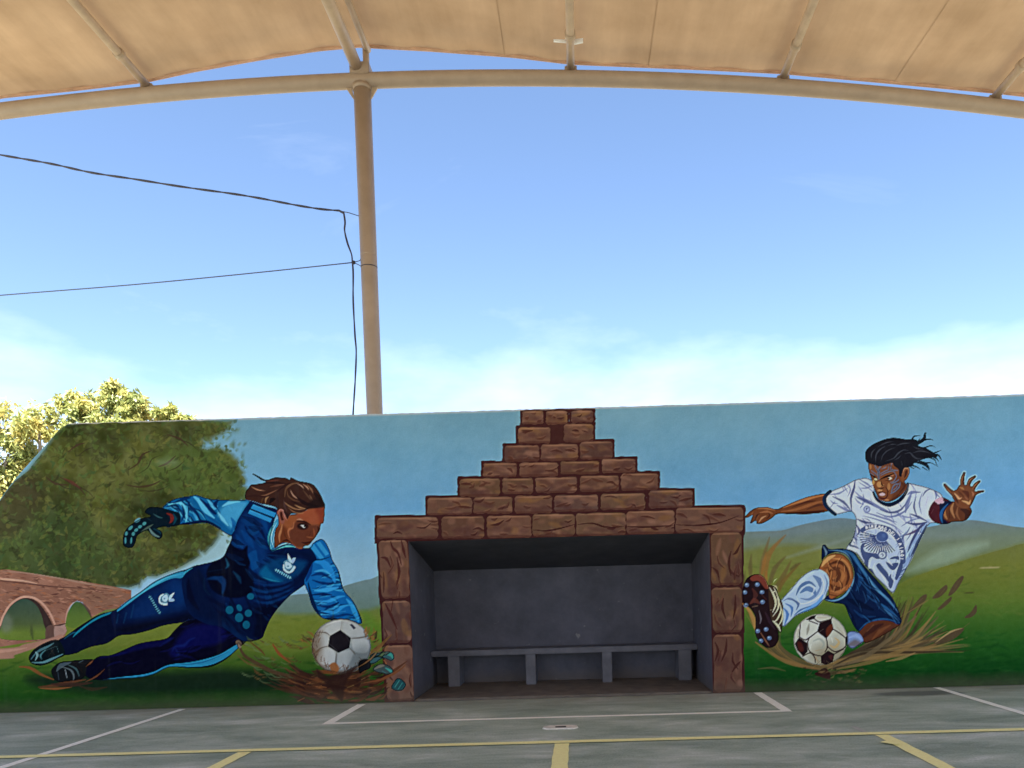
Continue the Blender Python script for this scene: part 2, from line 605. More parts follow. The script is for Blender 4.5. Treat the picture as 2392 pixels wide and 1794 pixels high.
def vnoise(scale, seed, octv=3):
    r = np.random.RandomState(seed)
    out = np.zeros((ROWS + 1, COLS + 1), np.float32)
    amp, tot = 1.0, 0.0
    Y, X = np.mgrid[0:ROWS + 1, 0:COLS + 1].astype(np.float32)
    for o in range(octv):
        g = r.rand(int(ROWS / scale) + 4, int(COLS / scale) + 4).astype(np.float32)
        fx, fy = X / scale, Y / scale
        ix, iy = fx.astype(int), fy.astype(int)
        tx, ty = fx - ix, fy - iy
        tx, ty = tx * tx * (3 - 2 * tx), ty * ty * (3 - 2 * ty)
        v = (g[iy, ix] * (1 - tx) + g[iy, ix + 1] * tx) * (1 - ty) + (g[iy + 1, ix] * (1 - tx) + g[iy + 1, ix + 1] * tx) * ty
        out += v * amp
        tot += amp
        amp *= 0.55
        scale = max(scale / 2, 1.5)
    return out / tot - 0.5

def vgrad(stops):
    """colour by survey height (y of a survey row at mid picture -> colour)"""
    ys = np.array([(WALL_H - on_y([(1200, s[0])])[0, 2]) / DC for s in stops])
    cs = np.array([s[1] for s in stops], float)
    def f(X, Y):
        return np.stack([np.interp(Y, ys, cs[:, k]) for k in range(3)], -1).astype(np.float32)
    return f

def folds(tile, region, n, ang, mask, dark, light, w=16, ln=110, a=0.7):
    """paired dark and light fold strokes clipped to a garment"""
    x0, y0, x1, y1 = region
    for _ in range(n):
        x, y = rng.uniform(x0, x1), rng.uniform(y0, y1)
        t = rng.uniform(*ang)
        l = ln * rng.uniform(0.5, 1.3)
        b = rng.uniform(-0.7, 0.7)
        p = [(x, y), (x + l * 0.5 * math.cos(t), y + l * 0.5 * math.sin(t)), (x + l * 0.5 * (math.cos(t) + math.cos(t + b)), y + l * 0.5 * (math.sin(t) + math.sin(t + b)))]
        ww = w * rng.uniform(0.5, 1.3)
        st(tile, [(u - ww * 0.7 * math.sin(t), v + ww * 0.7 * math.cos(t)) for u, v in p], ww, light, a * rng.uniform(0.4, 0.9), 1.4, None, mask)
        st(tile, p, ww, dark, a * rng.uniform(0.6, 1), 1.2, None, mask)

def dabs(tile, region, n, cols, w, ln, ang=(0, math.pi), a=0.6, soft=1.5, clip=None, idn=None, bend=0.3):
    """many short brush dabs scattered inside a mask"""
    x0, y0, x1, y1 = region
    for _ in range(n):
        x, y = rng.uniform(x0, x1), rng.uniform(y0, y1)
        t = rng.uniform(*ang)
        l = ln * rng.uniform(0.5, 1.4)
        b = rng.uniform(-bend, bend)
        pts = [(x, y), (x + l * 0.5 * math.cos(t), y + l * 0.5 * math.sin(t)), (x + l * math.cos(t + b), y + l * math.sin(t + b))]
        st(tile, pts, w * rng.uniform(0.5, 1.3), cols[rng.randint(len(cols))], a * rng.uniform(0.5, 1), soft, idn, clip, (0.4, 1, 0.3), False)

# ================================================================== painting the mural
ID_HILL, ID_MEADOW, ID_TREE, ID_BRIDGE = new_id('painted_hill'), new_id('painted_meadow'), new_id('painted_tree'), new_id('painted_viaduct')
FULL = [(-900, 800), (3300, 800), (3300, 1800), (-900, 1800)]
# --- painted sky
po('n', FULL, vgrad([(950, (108, 148, 168)), (1050, (106, 152, 180)), (1180, (104, 156, 196)), (1300, (132, 172, 196))]), sm=False)
n_a, n_b = vnoise(90, 3), vnoise(14, 4)
CV.img += (n_a * 16 + n_b * 7)[..., None] * np.array([1.0, 0.8, 0.6], np.float32)
xr = np.linspace(0, 1, COLS + 1)[None, :, None]
CV.img += np.clip((xr - 0.55) * 2.2, 0, 1) * np.array([-5, -2, 5], np.float32)
# --- right-hand landscape
po('E', [(-700, 990), (20, 972), (200, 965), (380, 958), (560, 905), (800, 855), (940, 840), (1070, 855), (1300, 900), (1700, 930), (1950, 880), (2080, 862),
         (2200, 862), (2400, 895), (2650, 930), (3200, 960), (4400, 1000), (4400, 1900), (-700, 1900)],
   vgrad([(1205, (108, 132, 150)), (1245, (104, 122, 128)), (1290, (112, 124, 104)), (1335, (110, 122, 88)), (1380, (88, 104, 56)), (1440, (66, 92, 40)), (1520, (44, 82, 34)), (1600, (14, 60, 22)), (1650, (8, 48, 18))]), 2.0, idn=ID_HILL)
m_r = po('E', [(-700, 1180), (-50, 1150), (200, 1110), (430, 1090), (700, 1100), (900, 1180), (1100, 1400), (1300, 1560), (1460, 1480), (1600, 1400), (1850, 1310), (2211, 1200), (2500, 1120), (2800, 1060), (4400, 900), (4400, 2900), (-700, 2900)],
         vgrad([(1210, (108, 112, 80)), (1290, (112, 116, 66)), (1370, (116, 120, 54)), (1430, (92, 112, 44)), (1480, (62, 98, 36)), (1540, (34, 84, 28)), (1600, (12, 60, 20)), (1650, (6, 44, 16))]), 14.0, idn=ID_MEADOW, mask=True)
po('E', [(1460, 1480), (1600, 1400), (1850, 1310), (2211, 1200), (2500, 1120), (2800, 1060), (4400, 900), (4400, 1500), (2200, 1600), (1460, 1560)],
   vgrad([(1210, (104, 104, 70)), (1270, (100, 104, 60)), (1360, (112, 116, 50)), (1440, (88, 108, 42)), (1500, (60, 96, 36))]), 2.0, idn=ID_MEADOW)
st('E', [(430, 1210), (620, 1150), (850, 1080), (1040, 1020)], 30, (134, 146, 146), 0.5, 8)
st('E', [(1560, 1340), (1900, 1200), (2300, 1080)], 150, (146, 164, 146), 0.6, 16, clip=(CV.ids == ID_HILL).astype(np.float32))
st('E', [(1300, 940), (1700, 1000), (2200, 990)], 90, (120, 134, 132), 0.5, 14)
st('E', [(100, 1010), (500, 970), (900, 920)], 70, (112, 128, 134), 0.55, 12)
for pts in ([(2230, 1310), (2330, 1300), (2420, 1302)], [(2060, 1530), (2130, 1540), (2180, 1538)]):
    st('E', pts, 14, (176, 160, 116) if pts[0][0] > 2200 else (70, 66, 40), 0.8, 2)
dabs('E', (20, 1250, 2700, 1750), 420, [(92, 108, 44), (78, 98, 40), (112, 116, 58), (66, 90, 36)], 16, 110, (-0.35, 0.25), 0.25, 4, m_r)
dabs('E', (20, 1900, 2700, 2460), 500, [(18, 66, 22), (30, 84, 30), (8, 48, 18), (44, 92, 36)], 18, 120, (-0.25, 0.25), 0.35, 4, m_r)
# --- left-hand landscape: distant hill, meadow
po('C', [(760, 340), (900, 262), (1000, 236), (1130, 226), (1300, 200), (1470, 150), (1600, 112), (1700, 92), (1860, 80), (1900, 560), (700, 560)],
   vgrad([(1355, (104, 126, 128)), (1390, (100, 122, 118)), (1425, (96, 118, 104)), (1450, (84, 110, 70))]), 2.0, idn=ID_HILL)
m_l = po('n', [(-900, 1420), (-100, 1440), (200, 1420), (420, 1385), (560, 1380), (640, 1430), (760, 1432), (860, 1425), (960, 1425), (960, 1760), (-900, 1760)],
         vgrad([(1400, (96, 112, 62)), (1440, (106, 116, 46)), (1480, (98, 110, 42)), (1530, (62, 88, 30)), (1570, (36, 74, 22)), (1620, (20, 60, 16)), (1660, (12, 44, 14))]), 12.0, idn=ID_MEADOW, mask=True)
dabs('n', (-60, 1440, 930, 1520), 240, [(110, 120, 50), (92, 106, 40), (118, 122, 58), (76, 96, 38)], 6, 34, (-0.4, 0.2), 0.35, 3, m_l)
dabs('n', (-60, 1540, 930, 1670), 300, [(26, 66, 18), (16, 50, 14), (44, 82, 26), (58, 86, 30)], 6, 40, (-0.2, 0.15), 0.4, 3, m_l)
po('C', [(-1500, 1010), (-900, 960), (-200, 960), (300, 930), (800, 960), (1150, 1000), (1250, 1080), (900, 1130), (200, 1150), (-600, 1170), (-1300, 1110)], (16, 30, 22), 22, 0.85, clip=m_l)
po('C', [(700, 560), (1000, 500), (1200, 520), (1150, 700), (900, 800), (700, 760)], (106, 118, 44), 26, 0.55)
st('C', [(1650, 420), (1720, 560), (1760, 700)], 150, (74, 122, 36), 0.55, 18)
# pale haze between the tree and the keeper's back
po('B', [(800, 460), (1000, 520), (1080, 640), (1010, 800), (760, 880), (420, 960), (700, 820), (900, 700), (940, 600)], (150, 178, 180), 14, 0.7)
# --- painted tree
po('L', [(-600, 820), (-600, 700), (-60, 640), (0, 560), (150, 390), (300, 238), (600, 225), (930, 232), (928, 262), (905, 290), (850, 322), (835, 345), (920, 348), (960, 385),
         (985, 430), (1000, 480), (1012, 540), (960, 590), (900, 640), (905, 700), (860, 755), (800, 800), (700, 850), (600, 880), (560, 905), (400, 925), (200, 905), (-600, 860)],
   (78, 82, 42), 14, 1.0, idn=ID_TREE, wob=1.6)
m_t = (CV.ids == ID_TREE).astype(np.float32)
g = m_t[..., None]
tn1, tn2 = vnoise(60, 21), vnoise(16, 22)
CV.img *= 1 - 0.13 * g
CV.img += g * ((tn1 * 72)[..., None] * np.array([1, 0.9, 0.5], np.float32) + (tn2 * 40)[..., None])
po('L', [(560, 430), (760, 330), (900, 350), (1000, 480), (1000, 580), (860, 560), (700, 520)], (76, 98, 48), 30, 0.55, clip=m_t)
po('L', [(0, 600), (300, 620), (480, 760), (540, 880), (200, 880), (0, 840)], (58, 74, 42), 40, 0.6, clip=m_t)
po('L', [(-40, 540), (120, 440), (180, 560), (80, 700), (-40, 700)], (60, 50, 36), 30, 0.6, clip=m_t)
for cols, n, w, ln, a in (([(54, 54, 30), (42, 46, 26), (62, 60, 34)], 560, 13, 28, 0.6), ([(98, 100, 50), (108, 106, 52), (88, 98, 46), (84, 102, 48)], 700, 14, 24, 0.5),
                          ([(64, 84, 42), (52, 76, 44), (80, 98, 50)], 420, 12, 26, 0.55), ([(44, 46, 28), (38, 38, 24)], 160, 7, 32, 0.45)):
    dabs('L', (-120, 235, 1010, 920), n, cols, w, ln, (0, math.pi), a, 1.4, m_t, bend=0.9)
for pts in ([(560, 935), (650, 990), (740, 1040), (800, 1110)], [(420, 930), (520, 1000), (640, 1010)], [(1200, 870), (1290, 810), (1330, 730), (1420, 690)], [(1480, 840), (1560, 810), (1640, 740)],
            [(1180, 1010), (1300, 1030), (1420, 1010), (1500, 970)], [(1560, 540), (1680, 580), (1760, 650)], [(640, 700), (720, 640), (790, 620)], [(1640, 500), (1700, 560)]):
    st('T', pts, 20, (62, 44, 34), 0.8, 1.2, clip=m_t)
    st('T', [(x + 90, y + 40) for x, y in pts[::-1]], 10, (44, 36, 28), 0.6, 1.2, clip=m_t)
st('T', [(600, 950), (680, 990), (750, 1040)], 24, (88, 44, 38), 0.7, 1.5, clip=m_t)
for (x, y, r) in ((1560, 800, 60), (1960, 610, 60)):
    el('T', x, y, r * 1.6, r * 0.6, (132, 148, 132), 14, 0.35, clip=m_t)
edge = dabs('L', (800, 240, 1005, 760), 260, [(70, 84, 44), (88, 104, 52), (60, 72, 38)], 10, 14, (0, 6.28), 0.6, 1.5)
# --- painted viaduct
po('V', [(-3000, 20), (-400, 360), (0, 455), (120, 445), (620, 520), (1180, 610), (1900, 730), (2260, 800), (2260, 1000), (2000, 1120), (1820, 1140), (1560, 1280), (1500, 1120), (1420, 1010),
         (1330, 985), (1250, 1020), (1180, 1120), (1140, 1280), (1120, 1400), (1150, 1500), (1100, 1640), (780, 1660), (600, 1680), (0, 1780), (-700, 1860), (-3000, 1900)],
   (132, 90, 74), 2.0, idn=ID_BRIDGE, sm=False)
m_b = (CV.ids == ID_BRIDGE).astype(np.float32)
CV.img += m_b[..., None] * ((vnoise(30, 31) * 40)[..., None] * np.array([1, 0.8, 0.7], np.float32))
po('V', [(1300, 760), (2260, 860), (2260, 1100), (1700, 1160), (1400, 980)], (116, 84, 66), 30, 0.55, clip=m_b)
dabs('V', (-300, 430, 2250, 1700), 640, [(166, 118, 98), (104, 66, 54), (148, 104, 84), (84, 52, 46), (150, 92, 64)], 24, 110, (-0.15, 0.45), 0.85, 1.2, m_b)
st('V', [(-300, 575), (0, 605), (400, 640), (640, 690)], 34, (190, 148, 126), 0.8, 1.5, clip=m_b)
st('V', [(-300, 610), (0, 640), (400, 680), (900, 740), (1400, 770), (2000, 830)], 22, (76, 46, 40), 0.8, 1.5, clip=m_b)
st('V', [(0, 470), (500, 510), (1000, 590), (1500, 690), (2100, 790)], 26, (150, 132, 112), 0.6, 2, clip=m_b)
st('V', [(880, 880), (960, 870), (1010, 860)], 26, (80, 44, 38), 0.8, 1.5, clip=m_b)
def arch(pts, grad, rim, dark):
    p = po('V', pts, grad, 1.4, idn=ID_MEADOW, mask=True)
    return p
m_a1 = po('V', [(20, 1640), (30, 1380), (100, 1180), (220, 1030), (330, 960), (450, 930), (580, 960), (700, 1060), (800, 1200), (880, 1340), (920, 1500), (800, 1640)], (52, 36, 34), 1.4, mask=True)
po('V', [(20, 1650), (35, 1390), (110, 1190), (230, 1040), (340, 970), (430, 950), (540, 990), (640, 1080), (710, 1220), (750, 1380), (770, 1640)],
   vgrad([(1370, (52, 70, 58)), (1400, (62, 76, 56)), (1425, (72, 84, 50)), (1445, (96, 112, 46)), (1475, (92, 108, 42))]), 1.6, idn=ID_MEADOW, clip=m_a1)
st('V', [(0, 1400), (60, 1240), (170, 1060), (330, 940), (450, 915), (600, 940), (740, 1040), (860, 1200), (940, 1380)], 34, (182, 138, 118), 0.9, 1.3, taper=(1, 1, 1))
el('V', 110, 1380, 110, 160, (112, 116, 108), 12, 0.5, clip=m_a1)
st('V', [(540, 1390), (545, 1520), (570, 1650)], 60, (62, 70, 40), 0.7, 3, clip=m_a1)
po('V', [(1150, 1420), (1160, 1250), (1220, 1090), (1290, 1010), (1350, 1000), (1430, 1040), (1510, 1150), (1570, 1290), (1400, 1450)],
   vgrad([(1375, (60, 82, 44)), (1410, (84, 104, 46)), (1450, (90, 110, 44))]), 1.4, idn=ID_MEADOW)
st('V', [(1380, 1010), (1470, 1080), (1540, 1190), (1580, 1290)], 44, (74, 56, 50), 0.8, 2)
st('V', [(1120, 1400), (1150, 1200), (1210, 1070), (1290, 1000)], 26, (176, 138, 120), 0.8, 1.3)
po('V', [(790, 1640), (800, 1440), (930, 1410), (940, 1620)], (92, 66, 58), 2, 0.9, clip=m_b)
po('V', [(940, 1430), (1130, 1390), (1140, 1520), (1000, 1640), (950, 1640)], (158, 126, 116), 2, 0.8, clip=m_b)
st('V', [(930, 1410), (1040, 1400), (1140, 1370)], 26, (60, 36, 34), 0.9, 1.2)
st('V', [(940, 1600), (945, 1480)], 20, (196, 160, 146), 0.8, 1.2)
po('L', [(-600, 1180), (0, 1168), (100, 1150), (200, 1128), (250, 1110), (250, 1130), (150, 1165), (60, 1195), (0, 1212), (-600, 1225)], (154, 110, 94), 2.5, 0.95, idn=ID_BRIDGE)
st('L', [(-300, 1186), (0, 1180), (110, 1165)], 12, (180, 136, 116), 0.6, 2)

# --- painted stone surround
ROWB = [[(1400, 80, 1595, 205), (1622, 80, 1818, 205), (1858, 76, 2062, 186)],
        [(1362, 235, 1662, 385), (1790, 202, 2062, 372)],
        [(1236, 402, 1556, 555), (1576, 392, 1920, 545), (1940, 366, 2242, 532)],
        [(1036, 568, 1346, 700), (1376, 565, 1732, 692), (1760, 552, 2116, 670), (2146, 530, 2456, 656)],
        [(816, 714, 1190, 880), (1216, 712, 1500, 855), (1526, 702, 1906, 846), (1940, 686, 2302, 836), (2322, 664, 2666, 822)],
        [(516, 892, 930, 1052), (946, 886, 1306, 1042), (1330, 876, 1676, 1036), (1700, 870, 2106, 1022), (2136, 856, 2546, 1004), (2586, 824, 2990, 986)],
        [(42, 1078, 612, 1276), (646, 1066, 1042, 1272), (1070, 1060, 1482, 1266), (1496, 1046, 1890, 1256), (1906, 1036, 2364, 1246), (2376, 1016, 2822, 1232), (2836, 986, 3462, 1222)]]
BR = []
for row in ROWB:
    for (a, b, c, d) in row:
        BR.append(('J', [(a, b), (c, b - (c - a) * 0.012), (c, d - (c - a) * 0.012), (a, d)]))
def lp(y):
    return 48 + (y - 160) * 0.055, 326 + (y - 160) * 0.042
for (a, b) in ((170, 715), (736, 1130), (1152, 1668)):
    BR.append(('H', [(lp(a)[0] + 8, a), (lp(a)[1], a - 6), (lp(b)[1] - 2, b - 8), (lp(b)[0] + 6, b)]))
for (a, b) in ((100, 590), (612, 1030), (1052, 1586)):
    BR.append(('I', [(1760 + (a - 100) * 0.022, a), (2048, a - 6), (2050 + (b - 600) * 0.008, b - 6), (1762 + (b - 100) * 0.022, b)]))
def grow(q, k):
    q = np.array(q, float)
    c = q.mean(0)
    s = np.sign(q - c)
    return q + s * k
def dense(q, n=7, jit=0.0, rnd=0.18):
    """resample a quad with rounded corners and a hand-painted wobble"""
    q = np.array(q, float)
    out = []
    for i in range(4):
        a, b = q[i], q[(i + 1) % 4]
        L = np.linalg.norm(b - a)
        m = min(np.linalg.norm(q[1] - q[0]), np.linalg.norm(q[3] - q[0]))
        r = min(rnd * m / L, 0.45)
        for t in np.linspace(r, 1 - r, n):
            out.append(a + (b - a) * t + rng.normal(0, jit, 2))
    return np.array(out)
for t, q in BR:                                                    # pale over-spray around the stones
    po(t, dense(grow(q, 34)), (150, 172, 168), 17, 0.26, clip=(CV.ids == 0).astype(np.float32))
ID_MORTAR = new_id('painted_mortar')
po('J', [(20, 1262), (3480, 1150), (3480, 1236), (3140, 1252), (3120, 1262), (20, 1320)], (60, 31, 31), 1.0, idn=ID_MORTAR, sm=False)
po('H', [(290, 150), (345, 150), (400, 1680), (340, 1680)], (60, 31, 31), 1.0, idn=ID_MORTAR, sm=False)
po('I', [(1730, 90), (1780, 90), (1810, 1600), (1770, 1600)], (60, 31, 31), 1.0, idn=ID_MORTAR, sm=False)
for t, q in BR:
    po(t, dense(grow(q, 22), 8, 2.0, 0.06), (60, 31, 31), 1.0, idn=ID_MORTAR)
po('J', [(1650, 210), (1800, 205), (1850, 390), (1640, 390)], (62, 34, 32), 2, idn=ID_MORTAR)
def stone(t, q, upright):
    i = new_id('painted_brick')
    base = np.array([(122, 82, 64), (112, 74, 56), (128, 86, 66), (116, 80, 58), (106, 72, 60)][rng.randint(5)], float) * (0.82, 0.86, 0.92) + rng.uniform(-5, 5)
    q = np.array(q, float)
    w, h = q[1, 0] - q[0, 0], q[3, 1] - q[0, 1]
    m = po(t, dense(q, 8, 2.6, 0.12), base, 1.2, idn=i, mask=True)
    x0, y0 = q.min(0)
    x1, y1 = q.max(0)
    long_ = max(w, h)
    th = (1.15, 1.95) if upright else (-0.4, 0.45)
    k = int(4 + long_ / 60)
    # ochre and pale patches, then brown cracks drawn with a loaded brush
    for _ in range(k):
        cx, cy = rng.uniform(x0, x1), rng.uniform(y0, y1)
        el(t, cx, cy, rng.uniform(30, 90), rng.uniform(14, 34), [(126, 90, 72), (122, 86, 54), (132, 94, 78), (100, 66, 54)][rng.randint(4)], 5, rng.uniform(0.3, 0.7), clip=m, rot=rng.uniform(*th))
    for _ in range(max(2, int(k * 0.5))):                 # soft purple-brown shade
        cx, cy = rng.uniform(x0, x1), rng.uniform(y0 + h * 0.3, y1)
        el(t, cx, cy, rng.uniform(40, 100) * (0.5 if upright else 1), rng.uniform(18, 34) * (2.2 if upright else 1), (78, 50, 46), 6, rng.uniform(0.35, 0.6), clip=m, rot=0 if upright else rng.uniform(*th))
    for _ in range(max(3, int(k * 0.5))):
        cx, cy = rng.uniform(x0, x1), rng.uniform(y0 + h * 0.15, y1)
        l = rng.uniform(0.14, 0.34) * long_
        a = rng.uniform(*th)
        b = a + rng.uniform(-0.9, 0.9)
        p = [(cx, cy), (cx + l * 0.5 * math.cos(a), cy + l * 0.5 * math.sin(a)), (cx + l * 0.5 * (math.cos(a) + math.cos(b)), cy + l * 0.5 * (math.sin(a) + math.sin(b)))]
        st(t, p, rng.uniform(12, 28), [(74, 42, 36), (64, 34, 32), (84, 50, 40)][rng.randint(3)], rng.uniform(0.6, 0.95), 1.2, clip=m)
        st(t, [(u + 4, v - 16) for u, v in p], rng.uniform(8, 14), (142, 100, 78), 0.28, 2.0, clip=m)
    # darker lower rim and a light top rim
    dq = dense(q, 8, 3, 0.2)
    st(t, [tuple(q[3] + (12, -8)), tuple((q[3] + q[2]) / 2 + rng.uniform(-10, 4, 2)), tuple(q[2] + (-12, -8))], 30, (76, 44, 38), 0.7, 3, clip=m, taper=(0.6, 1, 0.7))
    st(t, [tuple(q[0] + (16, 12)), tuple((q[0] + q[1]) / 2 + (0, 10)), tuple(q[1] + (-16, 12))], 16, (150, 108, 84), 0.6, 2.5, clip=m)
    return m
MB = [stone(t, q, t in 'HI') for t, q in BR]
for pts in ([(2840, 1142), (3000, 1150), (3140, 1140), (3260, 1120), (3420, 1060)], [(1500, 1190), (1620, 1200), (1740, 1180), (1890, 1140)], [(1920, 1140), (2060, 1130), (2180, 1165), (2350, 1160)], [(2380, 1160), (2560, 1165), (2810, 1150)]):
    st('J', pts, 16, (58, 28, 28), 0.95, 1.0)
for pts in ([(170, 180), (190, 240), (240, 290), (270, 400)], [(230, 330), (250, 460), (230, 580)], [(80, 330), (130, 340), (170, 420)], [(120, 760), (170, 860), (230, 1000)], [(190, 740), (175, 830)], [(270, 170), (290, 260), (310, 330)]):
    st('H', pts, 26, (70, 36, 34), 0.9, 1.2)
for pts in ([(1950, 270), (1930, 380), (1950, 500)], [(1770, 420), (1820, 460), (1840, 540)], [(1970, 300), (2000, 280), (2040, 200)], [(1880, 710), (1870, 800), (1900, 900)], [(1990, 680), (1990, 800), (1970, 900)], [(1800, 1120), (1830, 1200), (1800, 1300)], [(1910, 1090), (1900, 1200), (1860, 1300)], [(1960, 1400), (2000, 1340), (2040, 1300)]):
    st('I', pts, 24, (66, 36, 32), 0.9, 1.2)
# unpainted lip along the top of the wall
lip = np.interp(np.arange(COLS + 1), np.arange(0, COLS + 1, 9), rng.uniform(0.2, 2.2, len(np.arange(0, COLS + 1, 9))))
Yr = np.arange(ROWS + 1)[:, None]
al = np.clip(lip[None, :] - Yr + 0.8, 0, 1)[..., None].astype(np.float32) * 0.75
CV.img += (np.array((186, 178, 176), np.float32) - CV.img) * al

# ------------------------------------------------------------------ painted goalkeeper
K = new_id('painted_goalkeeper')
K_LEG, K_SHOE, K_SHOE2, K_GLOVE, K_GLOVE2, K_HAIR, K_FACE = [new_id(n) for n in ('painted_trousers', 'painted_shoe', 'painted_shoe', 'painted_glove', 'painted_glove', 'painted_hair', 'painted_face')]
K_ALL = (K, K_LEG, K_SHOE, K_SHOE2, K_GLOVE, K_GLOVE2, K_HAIR, K_FACE)
NAVY, BLK = (8, 18, 52), (6, 8, 30)
# legs
po('A', [(1500, 240), (1350, 286), (1200, 356), (1080, 444), (960, 526), (860, 604), (790, 634), (680, 664), (560, 734), (450, 808), (370, 866), (305, 905), (300, 1000), (360, 1044), (480, 1022), (520, 1000),
         (620, 962), (760, 932), (870, 862), (1000, 847), (1150, 812), (1300, 762), (1470, 735), (1560, 700), (1900, 790), (1960, 300), (1650, 200)], NAVY, idn=K_LEG, mask=False)
m = po('A', [(1470, 738), (1380, 820), (1320, 882), (1200, 906), (1060, 932), (920, 990), (800, 1040), (700, 1048), (640, 1080), (560, 1160), (552, 1230), (620, 1268), (720, 1276), (900, 1262), (1080, 1250), (1200, 1220),
             (1300, 1170), (1370, 1152), (1500, 1162), (1650, 1162), (1760, 1142), (1880, 1076), (1990, 976), (2060, 912), (2000, 880), (1900, 800), (1700, 720), (1600, 700)], (8, 8, 38), idn=K_LEG, mask=True)
po('A', [(1540, 770), (1750, 745), (1860, 800), (1880, 880), (1780, 940), (1600, 980), (1480, 1040), (1400, 1070), (1340, 1020), (1390, 940), (1440, 860)], (14, 16, 88), 10, 0.95, clip=m)
st('A', [(700, 1062), (900, 1012), (1060, 952), (1250, 932), (1360, 884)], 70, (16, 18, 84), 0.8, 6, clip=m)
st('A', [(1370, 1000), (1400, 960), (1480, 950), (1530, 900), (1580, 880)], 26, (30, 52, 130), 0.6, 4, clip=m)
st('A', [(1400, 980), (1430, 1040), (1400, 1060)], 22, (34, 60, 128), 0.5, 4, clip=m)
st('A', [(1250, 960), (1340, 900), (1380, 880)], 20, (30, 50, 120), 0.5, 4, clip=m)
folds('A', (700, 760, 1950, 1160), 26, (-0.5, 0.1), m, (4, 4, 26), (22, 30, 104), 24, 170, 0.5)
po('A', [(720, 1270), (900, 1245), (1080, 1225), (1200, 1195), (1300, 1145), (1380, 1125), (1520, 1110), (1650, 1085), (1800, 1040), (1900, 985), (1970, 945), (1985, 975), (1880, 1060), (1760, 1122), (1640, 1147), (1500, 1150), (1370, 1147),
         (1300, 1167), (1200, 1217), (1080, 1247), (900, 1260)], (58, 138, 184), 1.0, clip=m)
st('A', [(1380, 1135), (1650, 1110), (1900, 1010)], 10, (36, 96, 150), 0.7, 1.0)
mu = po('A', [(1500, 250), (1350, 292), (1200, 362), (1080, 450), (960, 532), (860, 610), (800, 660), (830, 800), (900, 850), (1150, 806), (1300, 756), (1470, 730), (1600, 690), (1640, 500), (1600, 320)], (8, 26, 72), 3, mask=True)
el('A', 1230, 560, 300, 150, (12, 52, 112), 34, 0.8, clip=mu, rot=-0.45)
el('A', 1420, 440, 90, 170, (14, 58, 122), 26, 0.7, clip=mu, rot=-0.3)
po('A', [(1000, 850), (1300, 756), (1500, 720), (1640, 600), (1500, 660), (1200, 700), (900, 760), (830, 820)], BLK, 20, 0.85, clip=mu)
for pts in ([(865, 660), (850, 740)], [(940, 650), (915, 740)], [(1010, 570), (985, 690)], [(1560, 350), (1600, 480), (1580, 600)]):
    st('A', pts, 30, (28, 82, 128), 0.6, 4)
po('A', [(860, 634), (960, 564), (1100, 459), (1250, 374), (1370, 324), (1462, 318), (1474, 262), (1350, 290), (1200, 360), (1080, 446), (950, 532), (866, 602)], (62, 140, 188), 1.0)
st('A', [(900, 590), (1090, 455), (1300, 325), (1450, 285)], 14, (120, 186, 214), 0.6, 2)
po('A', [(1480, 262), (1570, 225), (1590, 300), (1500, 325)], (74, 150, 190), 1.4)
st('A', [(1500, 250), (1520, 320)], 14, (14, 50, 90), 0.9, 1)
po('A', [(440, 874), (480, 820), (560, 758), (640, 702), (720, 662), (800, 636), (784, 658), (700, 692), (600, 748), (530, 802), (470, 852)], (40, 122, 156), 1.0)
st('A', [(360, 890), (420, 840), (470, 830)], 20, (46, 120, 150), 0.7, 2)
# shoes
ms = po('A', [(36, 1040), (90, 978), (180, 926), (280, 896), (332, 930), (368, 1034), (300, 1074), (230, 1114), (140, 1140), (60, 1124), (30, 1084)], (12, 26, 32), 1.2, idn=K_SHOE, mask=True)
for pts, w, c in (([(50, 1080), (110, 1010), (210, 960), (260, 930)], 22, (86, 122, 128)), ([(60, 1110), (160, 1110), (260, 1070), (350, 1030)], 22, (104, 144, 148)), ([(90, 1090), (110, 1040), (90, 1010)], 22, (130, 160, 160)),
                  ([(150, 1080), (140, 1040), (190, 990)], 16, (84, 130, 134)), ([(180, 1000), (280, 960)], 14, (110, 140, 140)), ([(230, 980), (270, 1040)], 9, (150, 110, 76)), ([(260, 985), (215, 1050)], 9, (150, 110, 76)), ([(290, 960), (310, 1020)], 14, (120, 160, 160))):
    st('A', pts, w, c, 0.9, 1.0, clip=ms)
ms = po('A', [(240, 1176), (320, 1108), (430, 1094), (560, 1080), (630, 1086), (572, 1160), (548, 1246), (460, 1292), (380, 1314), (290, 1284), (252, 1236)], (26, 28, 32), 1.2, idn=K_SHOE2, mask=True)
for pts, w, c in (([(290, 1190), (330, 1140), (420, 1110)], 40, (92, 106, 112)), ([(330, 1150), (420, 1180), (450, 1240), (440, 1290)], 18, (112, 122, 124)), ([(390, 1130), (470, 1170), (500, 1240)], 16, (84, 110, 112)), ([(370, 1180), (385, 1250)], 26, (168, 176, 180)),
                  ([(300, 1200), (310, 1270)], 30, (60, 74, 84)), ([(440, 1110), (560, 1120)], 12, (90, 72, 60)), ([(500, 1110), (540, 1090)], 22, (96, 118, 122)), ([(470, 1130), (530, 1200)], 14, (74, 52, 44))):
    st('A', pts, w, c, 0.85, 1.5, clip=ms)
